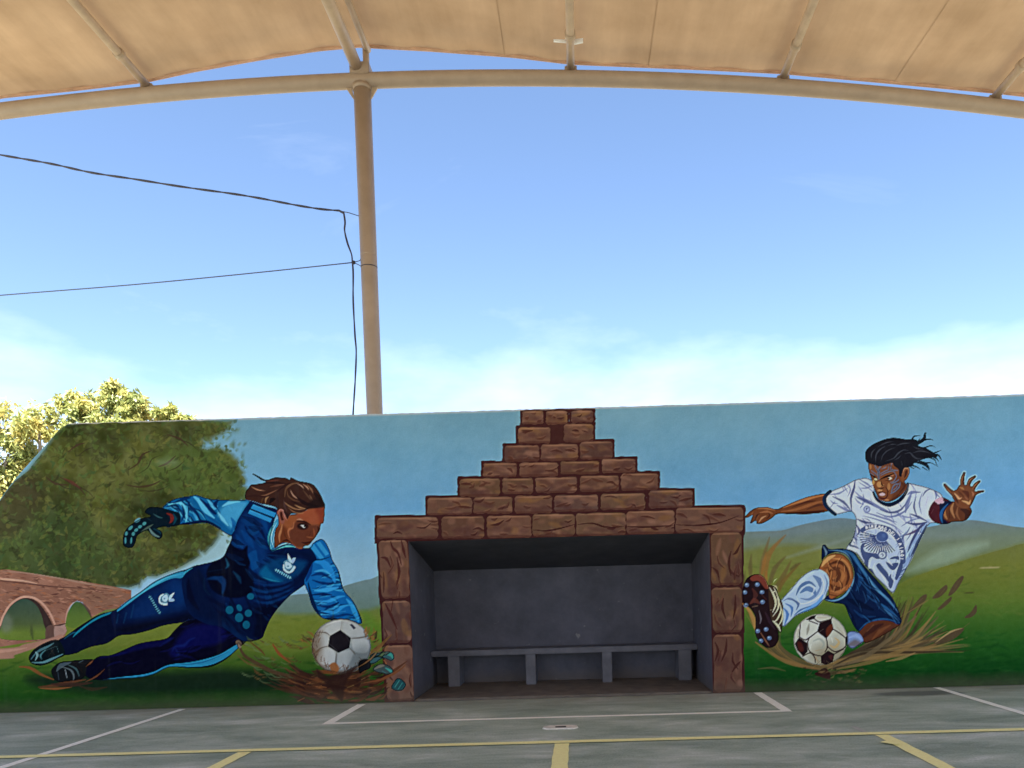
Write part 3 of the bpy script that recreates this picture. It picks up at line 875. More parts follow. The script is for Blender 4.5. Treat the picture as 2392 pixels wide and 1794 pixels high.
# trunk
mt = po('B', [(1240, 278), (1400, 330), (1510, 366), (1480, 470), (1460, 560), (1440, 650), (1460, 740), (1600, 680), (1700, 710), (1800, 720), (1850, 690), (1930, 640), (2000, 760), (2014, 826), (1900, 840), (1840, 950), (1800, 1030), (1740, 1084),
              (1640, 1156), (1560, 1236), (1500, 1306), (1440, 1396), (1395, 1500), (1364, 1564), (1250, 1594), (1150, 1566), (1000, 1460), (850, 1430), (690, 1330), (630, 1150), (630, 990), (760, 888), (900, 850), (1000, 806), (1046, 720), (1086, 620),
              (1044, 580), (1100, 480), (1200, 350)], (8, 34, 88), 1.4, idn=K, mask=True)
po('B', [(1220, 390), (1440, 480), (1420, 640), (1400, 900), (1260, 960), (1200, 720), (1120, 690), (1130, 560)], (12, 62, 128), 14, 0.8, clip=mt)
po('B', [(1040, 640), (1100, 700), (1180, 740), (1230, 700), (1230, 780), (1260, 840), (1240, 930), (1290, 1000), (1280, 1120), (1180, 1180), (1040, 1180), (900, 1110), (850, 960), (900, 860), (1010, 810)], (4, 10, 36), 4, 0.95, clip=mt)
po('B', [(1240, 780), (1310, 740), (1330, 830), (1350, 880), (1280, 930), (1260, 860)], (16, 82, 150), 3, 0.8, clip=mt)
for pts, w, c, a in (([(1180, 560), (1240, 640), (1290, 720)], 60, (14, 78, 150), 0.6), ([(1130, 600), (1170, 680), (1190, 720)], 50, (14, 74, 146), 0.6), ([(1290, 480), (1360, 560), (1400, 640)], 26, (4, 20, 66), 0.8), ([(1210, 520), (1260, 600), (1360, 700)], 20, (4, 20, 64), 0.8),
                     ([(1340, 420), (1390, 480), (1420, 580)], 40, (18, 86, 158), 0.5), ([(860, 1010), (960, 1000), (1010, 1050), (1000, 1140)], 60, (16, 64, 124), 0.8), ([(1030, 820), (1050, 880), (1030, 910)], 26, (44, 100, 136), 0.8), ([(1100, 940), (1150, 1000), (1170, 1050)], 34, (20, 66, 104), 0.8),
                     ([(850, 965), (960, 975), (1030, 960)], 16, (2, 6, 24), 0.9), ([(870, 940), (1000, 920)], 14, (18, 58, 90), 0.8), ([(1000, 1130), (1000, 1170)], 40, (24, 70, 110), 0.6), ([(760, 900), (800, 1000), (850, 1130)], 40, (8, 30, 60), 0.7),
                     ([(830, 1000), (830, 1100), (880, 1160)], 18, (30, 84, 110), 0.6), ([(680, 1010), (700, 1180), (780, 1300)], 60, (4, 12, 44), 0.8), ([(640, 1020), (660, 1150)], 40, (12, 50, 100), 0.6), ([(860, 1180), (950, 1260), (1020, 1400)], 70, (6, 20, 62), 0.8),
                     ([(1040, 1050), (1080, 1200), (1130, 1280)], 20, (4, 12, 42), 0.8)):
    st('B', pts, w, c, a, 4, clip=mt)
po('B', [(1300, 1290), (1420, 1240), (1560, 1225), (1500, 1306), (1440, 1396), (1395, 1500), (1360, 1560), (1290, 1540), (1310, 1420)], (4, 12, 40), 8, 0.9, clip=mt)
folds('B', (900, 420, 1500, 1500), 26, (0.4, 1.3), mt, (4, 14, 46), (20, 84, 146), 44, 190, 0.5)
folds('B', (1400, 760, 1900, 1250), 14, (-0.4, 0.3), mt, (4, 14, 46), (18, 80, 140), 34, 180, 0.5)
po('B', [(620, 1000), (760, 900), (860, 1010), (1000, 1240), (1180, 1300), (1320, 1240), (1380, 1500), (1250, 1594), (1000, 1460), (700, 1330)], (4, 14, 46), 26, 0.5, clip=mt)
for y in (0, 60, 118, 170):
    st('B', [(1290, 1040 + y), (1420, 1066 + y), (1560, 1050 + y * 0.8), (1660, 1010 + y * 0.7)], 26, (14, 70, 136), 0.55, 4, clip=mt)
    st('B', [(1290, 1068 + y), (1420, 1094 + y), (1560, 1078 + y * 0.8), (1640, 1040 + y * 0.7)], 18, (4, 20, 62), 0.75, 3, clip=mt)
po('B', [(1480, 760), (1700, 740), (1830, 760), (1860, 860), (1780, 990), (1700, 1080), (1640, 1060), (1720, 960), (1790, 850), (1700, 800), (1540, 800)], (4, 20, 62), 14, 0.8, clip=mt)
mc = po('B', [(1340, 950), (1400, 870), (1540, 812), (1700, 830), (1790, 856), (1700, 970), (1600, 1030), (1480, 1036), (1370, 996)], (12, 74, 128), 10, 0.85, mask=True)
po('B', [(1345, 955), (1400, 890), (1440, 930), (1500, 990), (1560, 1030), (1470, 1030), (1380, 995)], (14, 104, 158), 7, 0.85)
st('B', [(1370, 990), (1450, 1020), (1540, 1036)], 12, (60, 150, 188), 0.7, 2)
st('B', [(1700, 970), (1760, 890)], 26, (20, 90, 140), 0.5, 5)
st('B', [(1200, 1160), (1260, 1280), (1300, 1450)], 22, (4, 14, 44), 0.6, 4, clip=mt)
po('B', [(1030, 1440), (1180, 1530), (1290, 1580), (1220, 1600), (1120, 1560)], (10, 40, 90), 5, 0.8, clip=mt)
for (x, y, rx, ry, r) in ((1065, 1300, 36, 38, 0), (1156, 1280, 24, 34, -0.5), (1240, 1330, 34, 34, 0), (1154, 1371, 38, 42, 0), (1221, 1438, 34, 38, 0), (1262, 1172, 33, 30, 0)):
    el('B', x, y, rx, ry, (24, 104, 142), 1.6, 0.95, rot=r)
# shoulder bars and collar
for q in ([(1286, 312), (1500, 394), (1486, 436), (1262, 350)], [(1254, 362), (1462, 446), (1446, 482), (1238, 396)], [(1812, 706), (1850, 680), (1948, 812), (1908, 826)], [(1872, 676), (1910, 660), (1996, 776), (1962, 794)]):
    po('B', q, (58, 138, 204), 1.3, sm=False)
for q in ([(1290, 320), (1380, 352)], [(1256, 370), (1350, 406)]):
    st('B', q, 18, (110, 176, 226), 0.7, 2)
st('B', [(1515, 470), (1462, 560), (1446, 640), (1468, 722)], 50, (48, 128, 164), 1, 1.2, taper=(0.7, 1, 0.9))
st('B', [(1508, 480), (1466, 566), (1456, 640), (1474, 712)], 12, (150, 200, 214), 0.9, 1)
st('B', [(1495, 480), (1446, 566), (1434, 650), (1456, 730)], 12, (120, 180, 200), 0.8, 1)
st('B', [(1468, 738), (1540, 696), (1620, 680), (1712, 706)], 44, (30, 96, 136), 1, 1.2, taper=(0.6, 1, 0.8))
st('B', [(1500, 712), (1600, 676), (1700, 690)], 12, (150, 200, 210), 0.9, 1)
st('B', [(1480, 742), (1600, 704), (1700, 716)], 12, (120, 186, 206), 0.9, 1)
# crests and the short line of lettering below them
def crest(t, cx, cy, s, rot):
    c, si = math.cos(rot), math.sin(rot)
    def P(pts):
        return [(cx + (x * c - y * si) * s, cy + (x * si + y * c) * s) for x, y in pts]
    wh, gr = (176, 202, 216), (112, 150, 184)
    po(t, P([(-20, -20), (-12, -24), (-2, -26), (12, -6), (22, -2), (21, 8), (10, 22), (-2, 26), (-14, 20), (-24, 6), (-23, -8)]), gr, 0.8, 0.9)
    st(t, P([(-22, -4), (-20, 12), (-4, 24), (10, 20), (22, 4)]), 9 * s, wh, 1, 0.7, taper=(0.6, 1, 1))
    po(t, P([(-14, -18), (0, -14), (8, -8), (10, 4), (0, 10), (-10, 8), (-16, -2)]), wh, 0.8)
    el(t, cx - 4 * s * c, cy - 4 * s * si, 4 * s, 3 * s, (60, 110, 160), 0.8, 0.8)
    po(t, P([(-6, -50), (-1, -46), (8, -30), (16, -20), (12, -12), (2, -18), (-5, -32)]), wh, 0.8)
    po(t, P([(12, -30), (26, -34), (22, -20), (14, -10)]), (150, 176, 204), 0.9)
    st(t, P([(-12, 14), (0, 18), (10, 12)]), 5 * s, (20, 70, 110), 0.9, 0.8)
crest('W', 1200, 680, 9.2, 0.0)
crest('X', 880, 480, 8.6, 1.05)
def lettering(t, p0, p1, h, n, c):
    p0, p1 = np.array(p0, float), np.array(p1, float)
    d = (p1 - p0) / np.linalg.norm(p1 - p0)
    u = np.array([d[1], -d[0]])
    st(t, [tuple(p0), tuple(p1)], h * 0.55, c, 0.55, 1.0, taper=(1, 1, 0.8))
    for k in range(n):
        o = p0 + (p1 - p0) * ((k + 0.5) / n)
        st(t, [tuple(o - u * h * 0.5), tuple(o + u * h * 0.5)], h * 0.38, c, 0.9, 0.7, taper=(1, 1))
        if k % 2:
            st(t, [tuple(o + u * h * 0.4 - d * h * 0.4), tuple(o + u * h * 0.4 + d * h * 0.3)], h * 0.3, c, 0.8, 0.7, taper=(1, 1))
lettering('W', (680, 800), (1270, 1130), 80, 8, (142, 182, 214))
lettering('X', (300, 350), (700, 1020), 74, 9, (112, 156, 182))
st('X', [(420, 740), (500, 930)], 30, (84, 120, 158), 0.6, 1)
# left sleeve
ma = po('B', [(430, 356), (520, 276), (620, 246), (700, 234), (760, 226), (860, 258), (960, 268), (1100, 272), (1246, 276), (1206, 350), (1140, 460), (1104, 564), (1060, 600), (960, 540), (850, 488), (700, 498), (580, 506), (480, 526), (426, 474)], (24, 100, 160), 1.3, idn=K, mask=True)
folds('B', (440, 240, 1120, 520), 26, (0.5, 1.3), ma, (8, 40, 88), (110, 180, 222), 20, 120, 0.75)
po('B', [(960, 400), (1050, 300), (1230, 286), (1190, 380), (1130, 480), (1080, 540), (1020, 480)], (92, 160, 214), 10, 0.85, clip=ma)
for pts, w, c, a in (([(500, 318), (590, 296), (640, 340), (664, 420), (656, 476)], 34, (120, 182, 226), 0.9), ([(730, 238), (790, 290), (850, 380), (920, 440)], 52, (112, 178, 228), 0.9), ([(700, 300), (740, 400), (760, 470)], 30, (76, 150, 208), 0.8),
                     ([(870, 276), (920, 340), (950, 330)], 44, (104, 172, 224), 0.8), ([(1000, 330), (1080, 290), (1160, 288)], 34, (140, 194, 234), 0.8), ([(960, 390), (1000, 450), (1050, 510)], 30, (140, 192, 232), 0.8),
                     ([(660, 270), (710, 340), (760, 400), (800, 478)], 30, (8, 40, 94), 0.9), ([(790, 262), (850, 320), (920, 390), (940, 400)], 34, (8, 42, 98), 0.9), ([(960, 274), (930, 310), (950, 350)], 34, (8, 40, 94), 0.9), ([(620, 320), (640, 400), (610, 480)], 24, (10, 46, 98), 0.85),
                     ([(540, 300), (640, 262), (700, 252)], 28, (10, 50, 104), 0.9), ([(470, 340), (560, 320), (610, 380)], 22, (10, 44, 92), 0.8), ([(600, 500), (720, 486), (860, 478), (980, 536)], 34, (6, 30, 74), 0.95), ([(1080, 440), (1110, 500), (1080, 580)], 40, (20, 90, 160), 0.7),
                     ([(1100, 270), (1220, 280)], 18, (10, 60, 120), 0.7), ([(830, 400), (900, 450), (1000, 520)], 24, (20, 84, 150), 0.8), ([(440, 380), (470, 350), (520, 340)], 20, (90, 150, 190), 0.6)):
    st('B', pts, w, c, a, 2.2, clip=ma)
# left glove
mg = po('B', [(440, 346), (380, 336), (310, 340), (272, 388), (330, 424), (250, 440), (150, 496), (90, 556), (66, 640), (78, 704), (150, 720), (188, 664), (204, 606), (290, 556), (330, 594), (400, 640), (440, 604), (424, 560), (384, 540), (440, 524), (530, 518), (600, 500), (600, 400), (530, 372)], (10, 32, 46), 1.2, idn=K_GLOVE, mask=True)
for (x, y, rx, ry, r) in ((205, 462, 34, 16, -0.6), (268, 492, 20, 15, -0.5), (228, 522, 20, 14, -0.5), (192, 553, 20, 14, -0.6), (166, 588, 15, 18, 0.2), (140, 533, 26, 14, -0.8), (100, 586, 14, 20, 0.2), (92, 650, 10, 30, 0), (146, 650, 9, 30, 0.1)):
    el('B', x, y, rx, ry, (88, 142, 160), 1.4, 0.9, rot=r)
st('B', [(240, 566), (300, 530), (350, 500)], 20, (96, 112, 100), 0.8, 2)
st('B', [(316, 536), (350, 590), (410, 618)], 26, (112, 138, 136), 0.9, 1.5)
st('B', [(350, 540), (400, 560), (424, 590)], 16, (20, 70, 90), 0.9, 1.5)
st('B', [(350, 400), (400, 430), (440, 440)], 12, (70, 110, 116), 0.8, 1.5)
st('B', [(290, 440), (340, 470)], 10, (80, 120, 126), 0.7, 1.5)
st('B', [(480, 398), (520, 416), (528, 456), (506, 486)], 34, (118, 46, 42), 0.95, 1.5)
st('B', [(540, 400), (560, 450), (540, 500)], 26, (24, 72, 96), 0.8, 2, clip=mg)
# right sleeve
ma = po('C', [(1150, -222), (1250, -284), (1316, -190), (1346, -90), (1404, 10), (1436, 140), (1466, 210), (1536, 290), (1588, 390), (1622, 506), (1480, 496), (1330, 476), (1236, 446), (1158, 350), (1124, 240), (1084, 120), (1114, 40), (1160, -60), (1200, -100)], (24, 106, 180), 1.3, idn=K, mask=True)
folds('C', (1100, -60, 1560, 470), 34, (-0.45, 0.35), ma, (8, 48, 104), (96, 178, 230), 20, 130, 0.75)
for pts, w, c, a in (([(1190, -70), (1260, -60), (1330, 20), (1370, 120)], 70, (56, 146, 222), 0.8), ([(1150, 60), (1240, 40), (1340, 90)], 30, (8, 52, 116), 0.85), ([(1160, 100), (1260, 130), (1380, 130)], 24, (8, 48, 110), 0.85), ([(1180, 200), (1300, 190), (1400, 170)], 40, (84, 170, 236), 0.8),
                     ([(1140, 240), (1260, 230), (1340, 240)], 22, (6, 42, 100), 0.9), ([(1170, 290), (1300, 300), (1400, 260), (1460, 250)], 30, (70, 160, 230), 0.8), ([(1180, 330), (1300, 350), (1400, 310)], 22, (8, 44, 104), 0.85), ([(1240, 390), (1360, 400), (1440, 350), (1500, 330)], 34, (64, 156, 228), 0.8),
                     ([(1250, 430), (1380, 440), (1480, 420), (1560, 440)], 24, (10, 56, 120), 0.8), ([(1480, 280), (1530, 340), (1570, 430), (1590, 490)], 50, (72, 160, 226), 0.8), ([(1400, 10), (1430, 120), (1460, 210)], 18, (8, 30, 66), 0.9), ([(1536, 296), (1590, 400), (1618, 500)], 16, (8, 36, 76), 0.9),
                     ([(1120, 130), (1150, 260), (1190, 370), (1240, 440)], 34, (6, 36, 82), 0.9), ([(1160, -60), (1130, 30), (1100, 110)], 40, (10, 56, 126), 0.8), ([(1180, 20), (1260, 10), (1330, 50)], 24, (110, 186, 238), 0.6), ([(1200, 160), (1290, 150)], 16, (120, 190, 240), 0.6), ([(1400, 400), (1470, 390)], 14, (130, 196, 240), 0.7),
                     ([(1250, 470), (1340, 460), (1450, 480)], 26, (10, 26, 50), 0.8)):
    st('C', pts, w, c, a, 2.4, clip=ma)
for _ in range(16):
    x, y = [(1460, 200), (1540, 300), (1110, 170), (1140, 260)][_ % 4]
    x += rng.uniform(-30, 30); y += rng.uniform(-60, 60)
    st('C', [(x, y), (x + rng.uniform(-26, 26), y - rng.uniform(10, 50))], 8, (14, 40, 66), 0.7, 1)
# redraw the shoulder bars over the sleeve seam
for q in ([(1812, 706), (1850, 680), (1948, 812), (1908, 826)], [(1872, 676), (1910, 660), (1996, 776), (1962, 794)]):
    po('B', q, (62, 144, 208), 1.3, sm=False)
st('B', [(1800, 720), (1880, 830), (2010, 800)], 14, (6, 30, 70), 0.7, 2)
# head
mh = po('D', [(108, 606), (106, 480), (150, 416), (210, 338), (300, 326), (430, 306), (486, 280), (400, 252), (330, 202), (236, 142), (268, 134), (370, 186), (450, 232), (520, 246), (600, 216), (680, 200), (860, 210), (930, 248), (956, 202), (1100, 266), (1300, 304),
              (1404, 366), (1504, 516), (1566, 656), (1594, 720), (1560, 766), (1400, 784), (1250, 804), (1180, 884), (1080, 884), (960, 874), (900, 964), (860, 1004), (700, 854), (680, 764), (520, 714), (400, 694), (250, 644)], (72, 46, 40), 1.0, idn=K_HAIR, mask=True)
mf = po('D', [(704, 830), (756, 786), (812, 816), (852, 900), (890, 980), (940, 900), (1080, 876), (1220, 830), (1290, 780), (1420, 772), (1574, 742), (1584, 800), (1564, 1040), (1512, 1072), (1494, 1180), (1444, 1262), (1404, 1330), (1340, 1400), (1292, 1462), (1200, 1484), (1150, 1534), (1060, 1514),
              (960, 1440), (800, 1420), (700, 1490), (640, 1500), (656, 1200), (716, 1084), (716, 960), (698, 890)], (146, 88, 60), 1.0, idn=K_FACE, mask=True)
po('D', [(940, 1200), (1060, 1010), (1200, 1020), (1320, 1090), (1490, 1080), (1490, 1180), (1420, 1300), (1330, 1410), (1200, 1480), (1100, 1510), (990, 1440), (920, 1320)], (104, 60, 46), 5, 0.85, clip=mf)
po('D', [(1040, 900), (1300, 800), (1560, 770), (1560, 1030), (1440, 1070), (1300, 1050), (1180, 980), (1080, 960)], (156, 88, 62), 6, 0.85, clip=mf)
po('D', [(1400, 780), (1570, 760), (1560, 1030), (1500, 1060), (1460, 920)], (130, 64, 50), 8, 0.7, clip=mf)
po('D', [(930, 930), (1040, 890), (1060, 980), (1000, 1060), (900, 1180), (850, 1060)], (150, 92, 58), 6, 0.8, clip=mf)
po('D', [(660, 1200), (800, 1100), (900, 1200), (900, 1360), (800, 1410), (660, 1490)], (112, 62, 40), 6, 0.8, clip=mf)
for pts, w, c, a in (([(790, 1080), (770, 1180), (736, 1300), (746, 1410)], 44, (184, 130, 92), 0.85), ([(1010, 1030), (990, 1140), (930, 1160), (900, 1220), (930, 1330)], 34, (178, 118, 84), 0.85), ([(1060, 990), (1120, 980), (1180, 1000)], 24, (190, 150, 128), 0.8),
                     ([(1060, 1022), (1180, 1020), (1260, 1050), (1320, 1090)], 30, (40, 20, 24), 0.9), ([(1370, 1150), (1390, 1230), (1380, 1310)], 34, (148, 88, 58), 0.8), ([(1240, 1302), (1300, 1318), (1380, 1322)], 30, (150, 96, 66), 0.7), ([(1330, 1200), (1300, 1290)], 24, (56, 28, 26), 0.7),
                     ([(1450, 1120), (1470, 1180), (1430, 1270)], 30, (46, 24, 26), 0.8), ([(1150, 1410), (1240, 1424), (1340, 1392)], 30, (54, 24, 26), 0.9), ([(1180, 1450), (1260, 1470)], 22, (120, 66, 56), 0.7), ([(800, 1390), (880, 1370), (960, 1420)], 34, (50, 24, 26), 0.8), 
                     ([(1440, 1100), (1480, 1106)], 18, (180, 150, 140), 0.7), ([(1260, 1350), (1340, 1340)], 16, (50, 26, 26), 0.7), ([(820, 1180), (840, 1280), (880, 1340)], 26, (92, 50, 36), 0.7), ([(1568, 780), (1560, 900), (1560, 1030)], 12, (170, 120, 110), 0.5)):
    st('D', pts, w, c, a, 2.0, clip=mf)
el('D', 1175, 1110, 105, 66, (44, 24, 26), 3.5, 0.85, clip=mf)
po('D', [(1130, 1092), (1200, 1090), (1226, 1140), (1190, 1146)], (226, 224, 224), 0.9, sm=False)
el('D', 1212, 1108, 20, 22, (20, 14, 18), 0.8)
# ear
po('D', [(704, 850), (740, 800), (800, 806), (830, 880), (850, 960), (820, 1050), (780, 1060), (730, 980)], (146, 92, 78), 1.2)
st('D', [(712, 900), (740, 810), (800, 812), (826, 880), (850, 950), (890, 1010)], 20, (186, 138, 130), 0.9, 1)
po('D', [(752, 850), (790, 850), (800, 930), (820, 990), (780, 1000), (756, 930)], (70, 34, 30), 1.6, 0.9)
# hair strands
for pts, w, c, a in (([(840, 560), (860, 420), (960, 330), (1100, 300)], 40, (128, 96, 72), 0.7), ([(1060, 310), (1150, 360), (1200, 420)], 18, (216, 178, 156), 0.8), ([(1170, 320), (1250, 380), (1290, 440)], 20, (214, 172, 144), 0.8), ([(1250, 330), (1330, 420), (1370, 500)], 30, (164, 126, 98), 0.7),
                     ([(940, 430), (1000, 540), (1100, 610)], 22, (196, 160, 138), 0.8), ([(880, 420), (900, 540), (1000, 620), (1110, 650)], 26, (120, 88, 66), 0.7), ([(820, 650), (900, 720), (1040, 790), (1200, 800)], 26, (170, 130, 98), 0.8), ([(1020, 710), (1120, 760), (1240, 790)], 26, (186, 146, 108), 0.8),
                     ([(900, 760), (1000, 840), (1130, 872), (1210, 850)], 22, (160, 118, 88), 0.8), ([(1060, 560), (1150, 640), (1260, 700), (1500, 740)], 70, (42, 26, 30), 0.85), ([(1380, 480), (1450, 560), (1540, 700)], 70, (44, 32, 32), 0.8), ([(940, 640), (1060, 680), (1160, 720)], 26, (50, 28, 30), 0.8),
                     ([(820, 840), (880, 900), (900, 960)], 60, (60, 40, 42), 0.8), ([(700, 560), (700, 700), (720, 800)], 70, (62, 40, 40), 0.7), ([(820, 620), (840, 740), (880, 840)], 40, (90, 66, 68), 0.6), ([(210, 370), (330, 430), (470, 450)], 20, (196, 150, 118), 0.8), ([(380, 540), (480, 530), (580, 490), (700, 430)], 26, (150, 108, 84), 0.75),
                     ([(120, 560), (300, 540), (460, 560)], 40, (60, 36, 34), 0.7), ([(480, 680), (490, 600), (540, 560)], 34, (170, 134, 98), 0.8), ([(560, 680), (600, 620), (660, 600)], 70, (34, 22, 24), 0.9), ([(430, 310), (640, 300), (860, 320)], 34, (46, 28, 30), 0.8), ([(480, 270), (640, 260), (760, 240)], 24, (110, 66, 58), 0.7),
                     ([(560, 380), (700, 350), (830, 330)], 34, (120, 80, 64), 0.7), ([(1180, 440), (1280, 560), (1340, 640)], 34, (110, 82, 64), 0.7), ([(1300, 520), (1330, 580), (1370, 640)], 20, (150, 116, 88), 0.7), ([(960, 300), (880, 330), (780, 400), (700, 470)], 36, (54, 32, 34), 0.8), ([(400, 690), (420, 620), (440, 580)], 30, (104, 78, 52), 0.7)):
    st('D', pts, w, c, a, 1.6, clip=mh)
po('D', [(1340, 620), (1500, 600), (1590, 720), (1560, 764), (1400, 780), (1240, 790)], (40, 28, 30), 8, 0.75, clip=mh)

# ------------------------------------------------------------------ ball the keeper dives for, and the mud
ID_MUD1 = new_id('painted_mud_splash')
MUD = [(58, 34, 24), (44, 26, 22), (84, 50, 32), (104, 62, 36), (70, 42, 28)]
for k in range(90):                                              # sheets of mud thrown left and right, behind the ball
    sgn = -1 if k % 2 else 1
    x0, y0 = 1330 + sgn * rng.uniform(0, 160), rng.uniform(1030, 1200)
    L = rng.uniform(150, 520) if sgn < 0 else rng.uniform(120, 420)
    lift = rng.uniform(-30, 210) * (L / 420)
    st('C', [(x0, y0), (x0 + sgn * L * 0.5, y0 - lift * 0.25), (x0 + sgn * L, y0 - lift)], rng.uniform(16, 50), MUD[rng.randint(5)], rng.uniform(0.5, 0.95), 2, idn=ID_MUD1, taper=(1, 0.8, 0.1))
for k in range(40):
    t = rng.uniform(-2.9, -0.25)
    r0, r1 = rng.uniform(270, 330), rng.uniform(340, 470)
    c_, s_ = math.cos(t), math.sin(t)
    st('C', [(1420 + r0 * c_, 760 + r0 * 0.9 * s_), (1420 + r1 * math.cos(t + 0.15), 760 + r1 * 0.8 * math.sin(t + 0.15))], rng.uniform(8, 20), [(96, 76, 44), (130, 90, 50), (74, 60, 40), (120, 110, 70)][rng.randint(4)], 0.4, 3)
for k in range(80):
    x0, y0 = rng.uniform(480, 1200), rng.uniform(620, 1040)
    t = rng.uniform(0.35, 0.95)
    L = rng.uniform(50, 150)
    st('C', [(x0, y0), (x0 + L * 0.5 * math.cos(t), y0 + L * 0.5 * math.sin(t)), (x0 + L * math.cos(t - 0.3), y0 + L * math.sin(t - 0.3))], rng.uniform(8, 20), [(90, 62, 36), (112, 82, 44), (70, 84, 52), (96, 112, 74), (64, 46, 30)][rng.randint(5)], rng.uniform(0.4, 0.8), 2)
for pts, w, c in (([(470, 700), (520, 800), (640, 880), (800, 960), (1000, 1000), (1200, 1020)], 40, (76, 56, 38)), ([(580, 680), (680, 760), (720, 810)], 18, (92, 60, 36)), ([(790, 700), (850, 790), (960, 880)], 26, (130, 66, 36)), ([(460, 800), (560, 880), (700, 920)], 20, (94, 78, 40)),
                  ([(1600, 860), (1760, 740), (1900, 610)], 34, (112, 78, 44)), ([(1500, 1080), (1720, 1060), (1900, 960), (2040, 860)], 40, (84, 50, 34)), ([(1480, 980), (1650, 900), (1760, 800)], 50, (74, 50, 34)), ([(1470, 1150), (1700, 1130), (1860, 1080)], 40, (92, 58, 36))):
    st('C', pts, w, c, 0.9, 1.6, idn=ID_MUD1, taper=(0.4, 1, 0.15))
ID_BALL1 = new_id('painted_football')
mb = el('C', 1428, 722, 278, 258, (150, 152, 150), 1.3, idn=ID_BALL1, mask=True)
el('C', 1560, 820, 200, 180, (112, 122, 126), 26, 0.75, clip=mb)
el('C', 1330, 640, 190, 150, (176, 172, 158), 26, 0.7, clip=mb)
el('C', 1200, 800, 90, 150, (110, 88, 64), 22, 0.7, clip=mb)
for q in ([(1285, 545), (1400, 480), (1430, 500), (1420, 560), (1330, 610), (1290, 600)], [(1460, 490), (1560, 490), (1650, 560), (1640, 620), (1530, 630), (1450, 575)], [(1190, 640), (1270, 610), (1310, 640), (1290, 730), (1200, 760), (1160, 720)],
          [(1200, 790), (1300, 730), (1370, 780), (1360, 880), (1260, 890), (1210, 860)], [(1400, 790), (1520, 750), (1540, 800), (1480, 910), (1400, 920)], [(1540, 650), (1660, 650), (1690, 720), (1660, 780), (1560, 770), (1530, 720)]):
    po('C', q, np.array((182, 184, 182)) + rng.uniform(-14, 12), 4, 0.75, clip=mb)
for pts in ([(1420, 575), (1436, 470)], [(1515, 645), (1600, 640), (1690, 620)], [(1500, 730), (1545, 775), (1560, 800)], [(1385, 775), (1378, 860), (1380, 960)], [(1310, 715), (1230, 740), (1180, 790)], [(1330, 625), (1280, 590), (1200, 590)], [(1190, 780), (1170, 700)], [(1545, 780), (1600, 800)]):
    st('C', pts, 12, (92, 82, 72), 0.8, 2, clip=mb)
po('C', [(1420, 566), (1518, 640), (1504, 734), (1402, 780), (1306, 722), (1322, 622)], (26, 22, 28), 1.4, clip=mb, sm=False)
st('C', [(1322, 700), (1390, 758)], 16, (92, 92, 96), 0.7, 2, clip=mb)
st('C', [(1470, 610), (1500, 670)], 18, (70, 66, 72), 0.7, 3, clip=mb)
el('C', 1640, 880, 120, 150, (92, 98, 98), 26, 0.6, clip=mb)
el('C', 1180, 720, 60, 220, (96, 74, 52), 18, 0.6, clip=mb)
st('C', [(1180, 880), (1280, 950), (1420, 975), (1560, 940)], 70, (84, 62, 44), 0.6, 6, clip=mb)
st('C', [(1290, 520), (1400, 478), (1500, 480)], 18, (206, 206, 198), 0.7, 3, clip=mb)
po('C', [(1506, 515), (1530, 510), (1566, 548), (1545, 562)], (52, 48, 66), 1.2, sm=False, clip=mb)
for _ in range(80):
    t = rng.uniform(0.6, 4.0)
    x, y = 1428 + 270 * rng.uniform(0.8, 1.0) * math.cos(t), 722 + 250 * rng.uniform(0.8, 1.0) * math.sin(t)
    st('C', [(x, y), (x + rng.uniform(-30, 30), y - rng.uniform(10, 50))], rng.uniform(8, 22), MUD[rng.randint(5)], 0.7, 1.5, clip=mb)
po('C', [(1320, 900), (1370, 870), (1410, 930), (1360, 980)], (142, 84, 44), 3, 0.9)
# mud in front of the ball
for k in range(130):
    x0, y0 = rng.uniform(1000, 1830), rng.uniform(950, 1240)
    a_ = (x0 - 1400) / 900
    L = rng.uniform(50, 190)
    st('C', [(x0 - L * 0.5, y0 + (a_ * 40)), (x0, y0 + 8), (x0 + L * 0.5, y0 - a_ * 90)], rng.uniform(14, 40), MUD[rng.randint(5)], rng.uniform(0.6, 0.95), 1.6, idn=ID_MUD1)
for k in range(26):
    x0, y0 = rng.uniform(1020, 1780), rng.uniform(1000, 1240)
    st('C', [(x0, y0), (x0 + rng.uniform(30, 90), y0 - rng.uniform(-10, 30))], rng.uniform(10, 22), [(150, 92, 50), (124, 96, 54), (112, 70, 40)][rng.randint(3)], 0.8, 1.2, idn=ID_MUD1)
po('C', [(1200, 930), (1300, 990), (1460, 960), (1580, 900), (1500, 1010), (1460, 1100), (1440, 1240), (1380, 1180), (1300, 1080), (1220, 1010)], (44, 26, 22), 5, 0.85, idn=ID_MUD1)
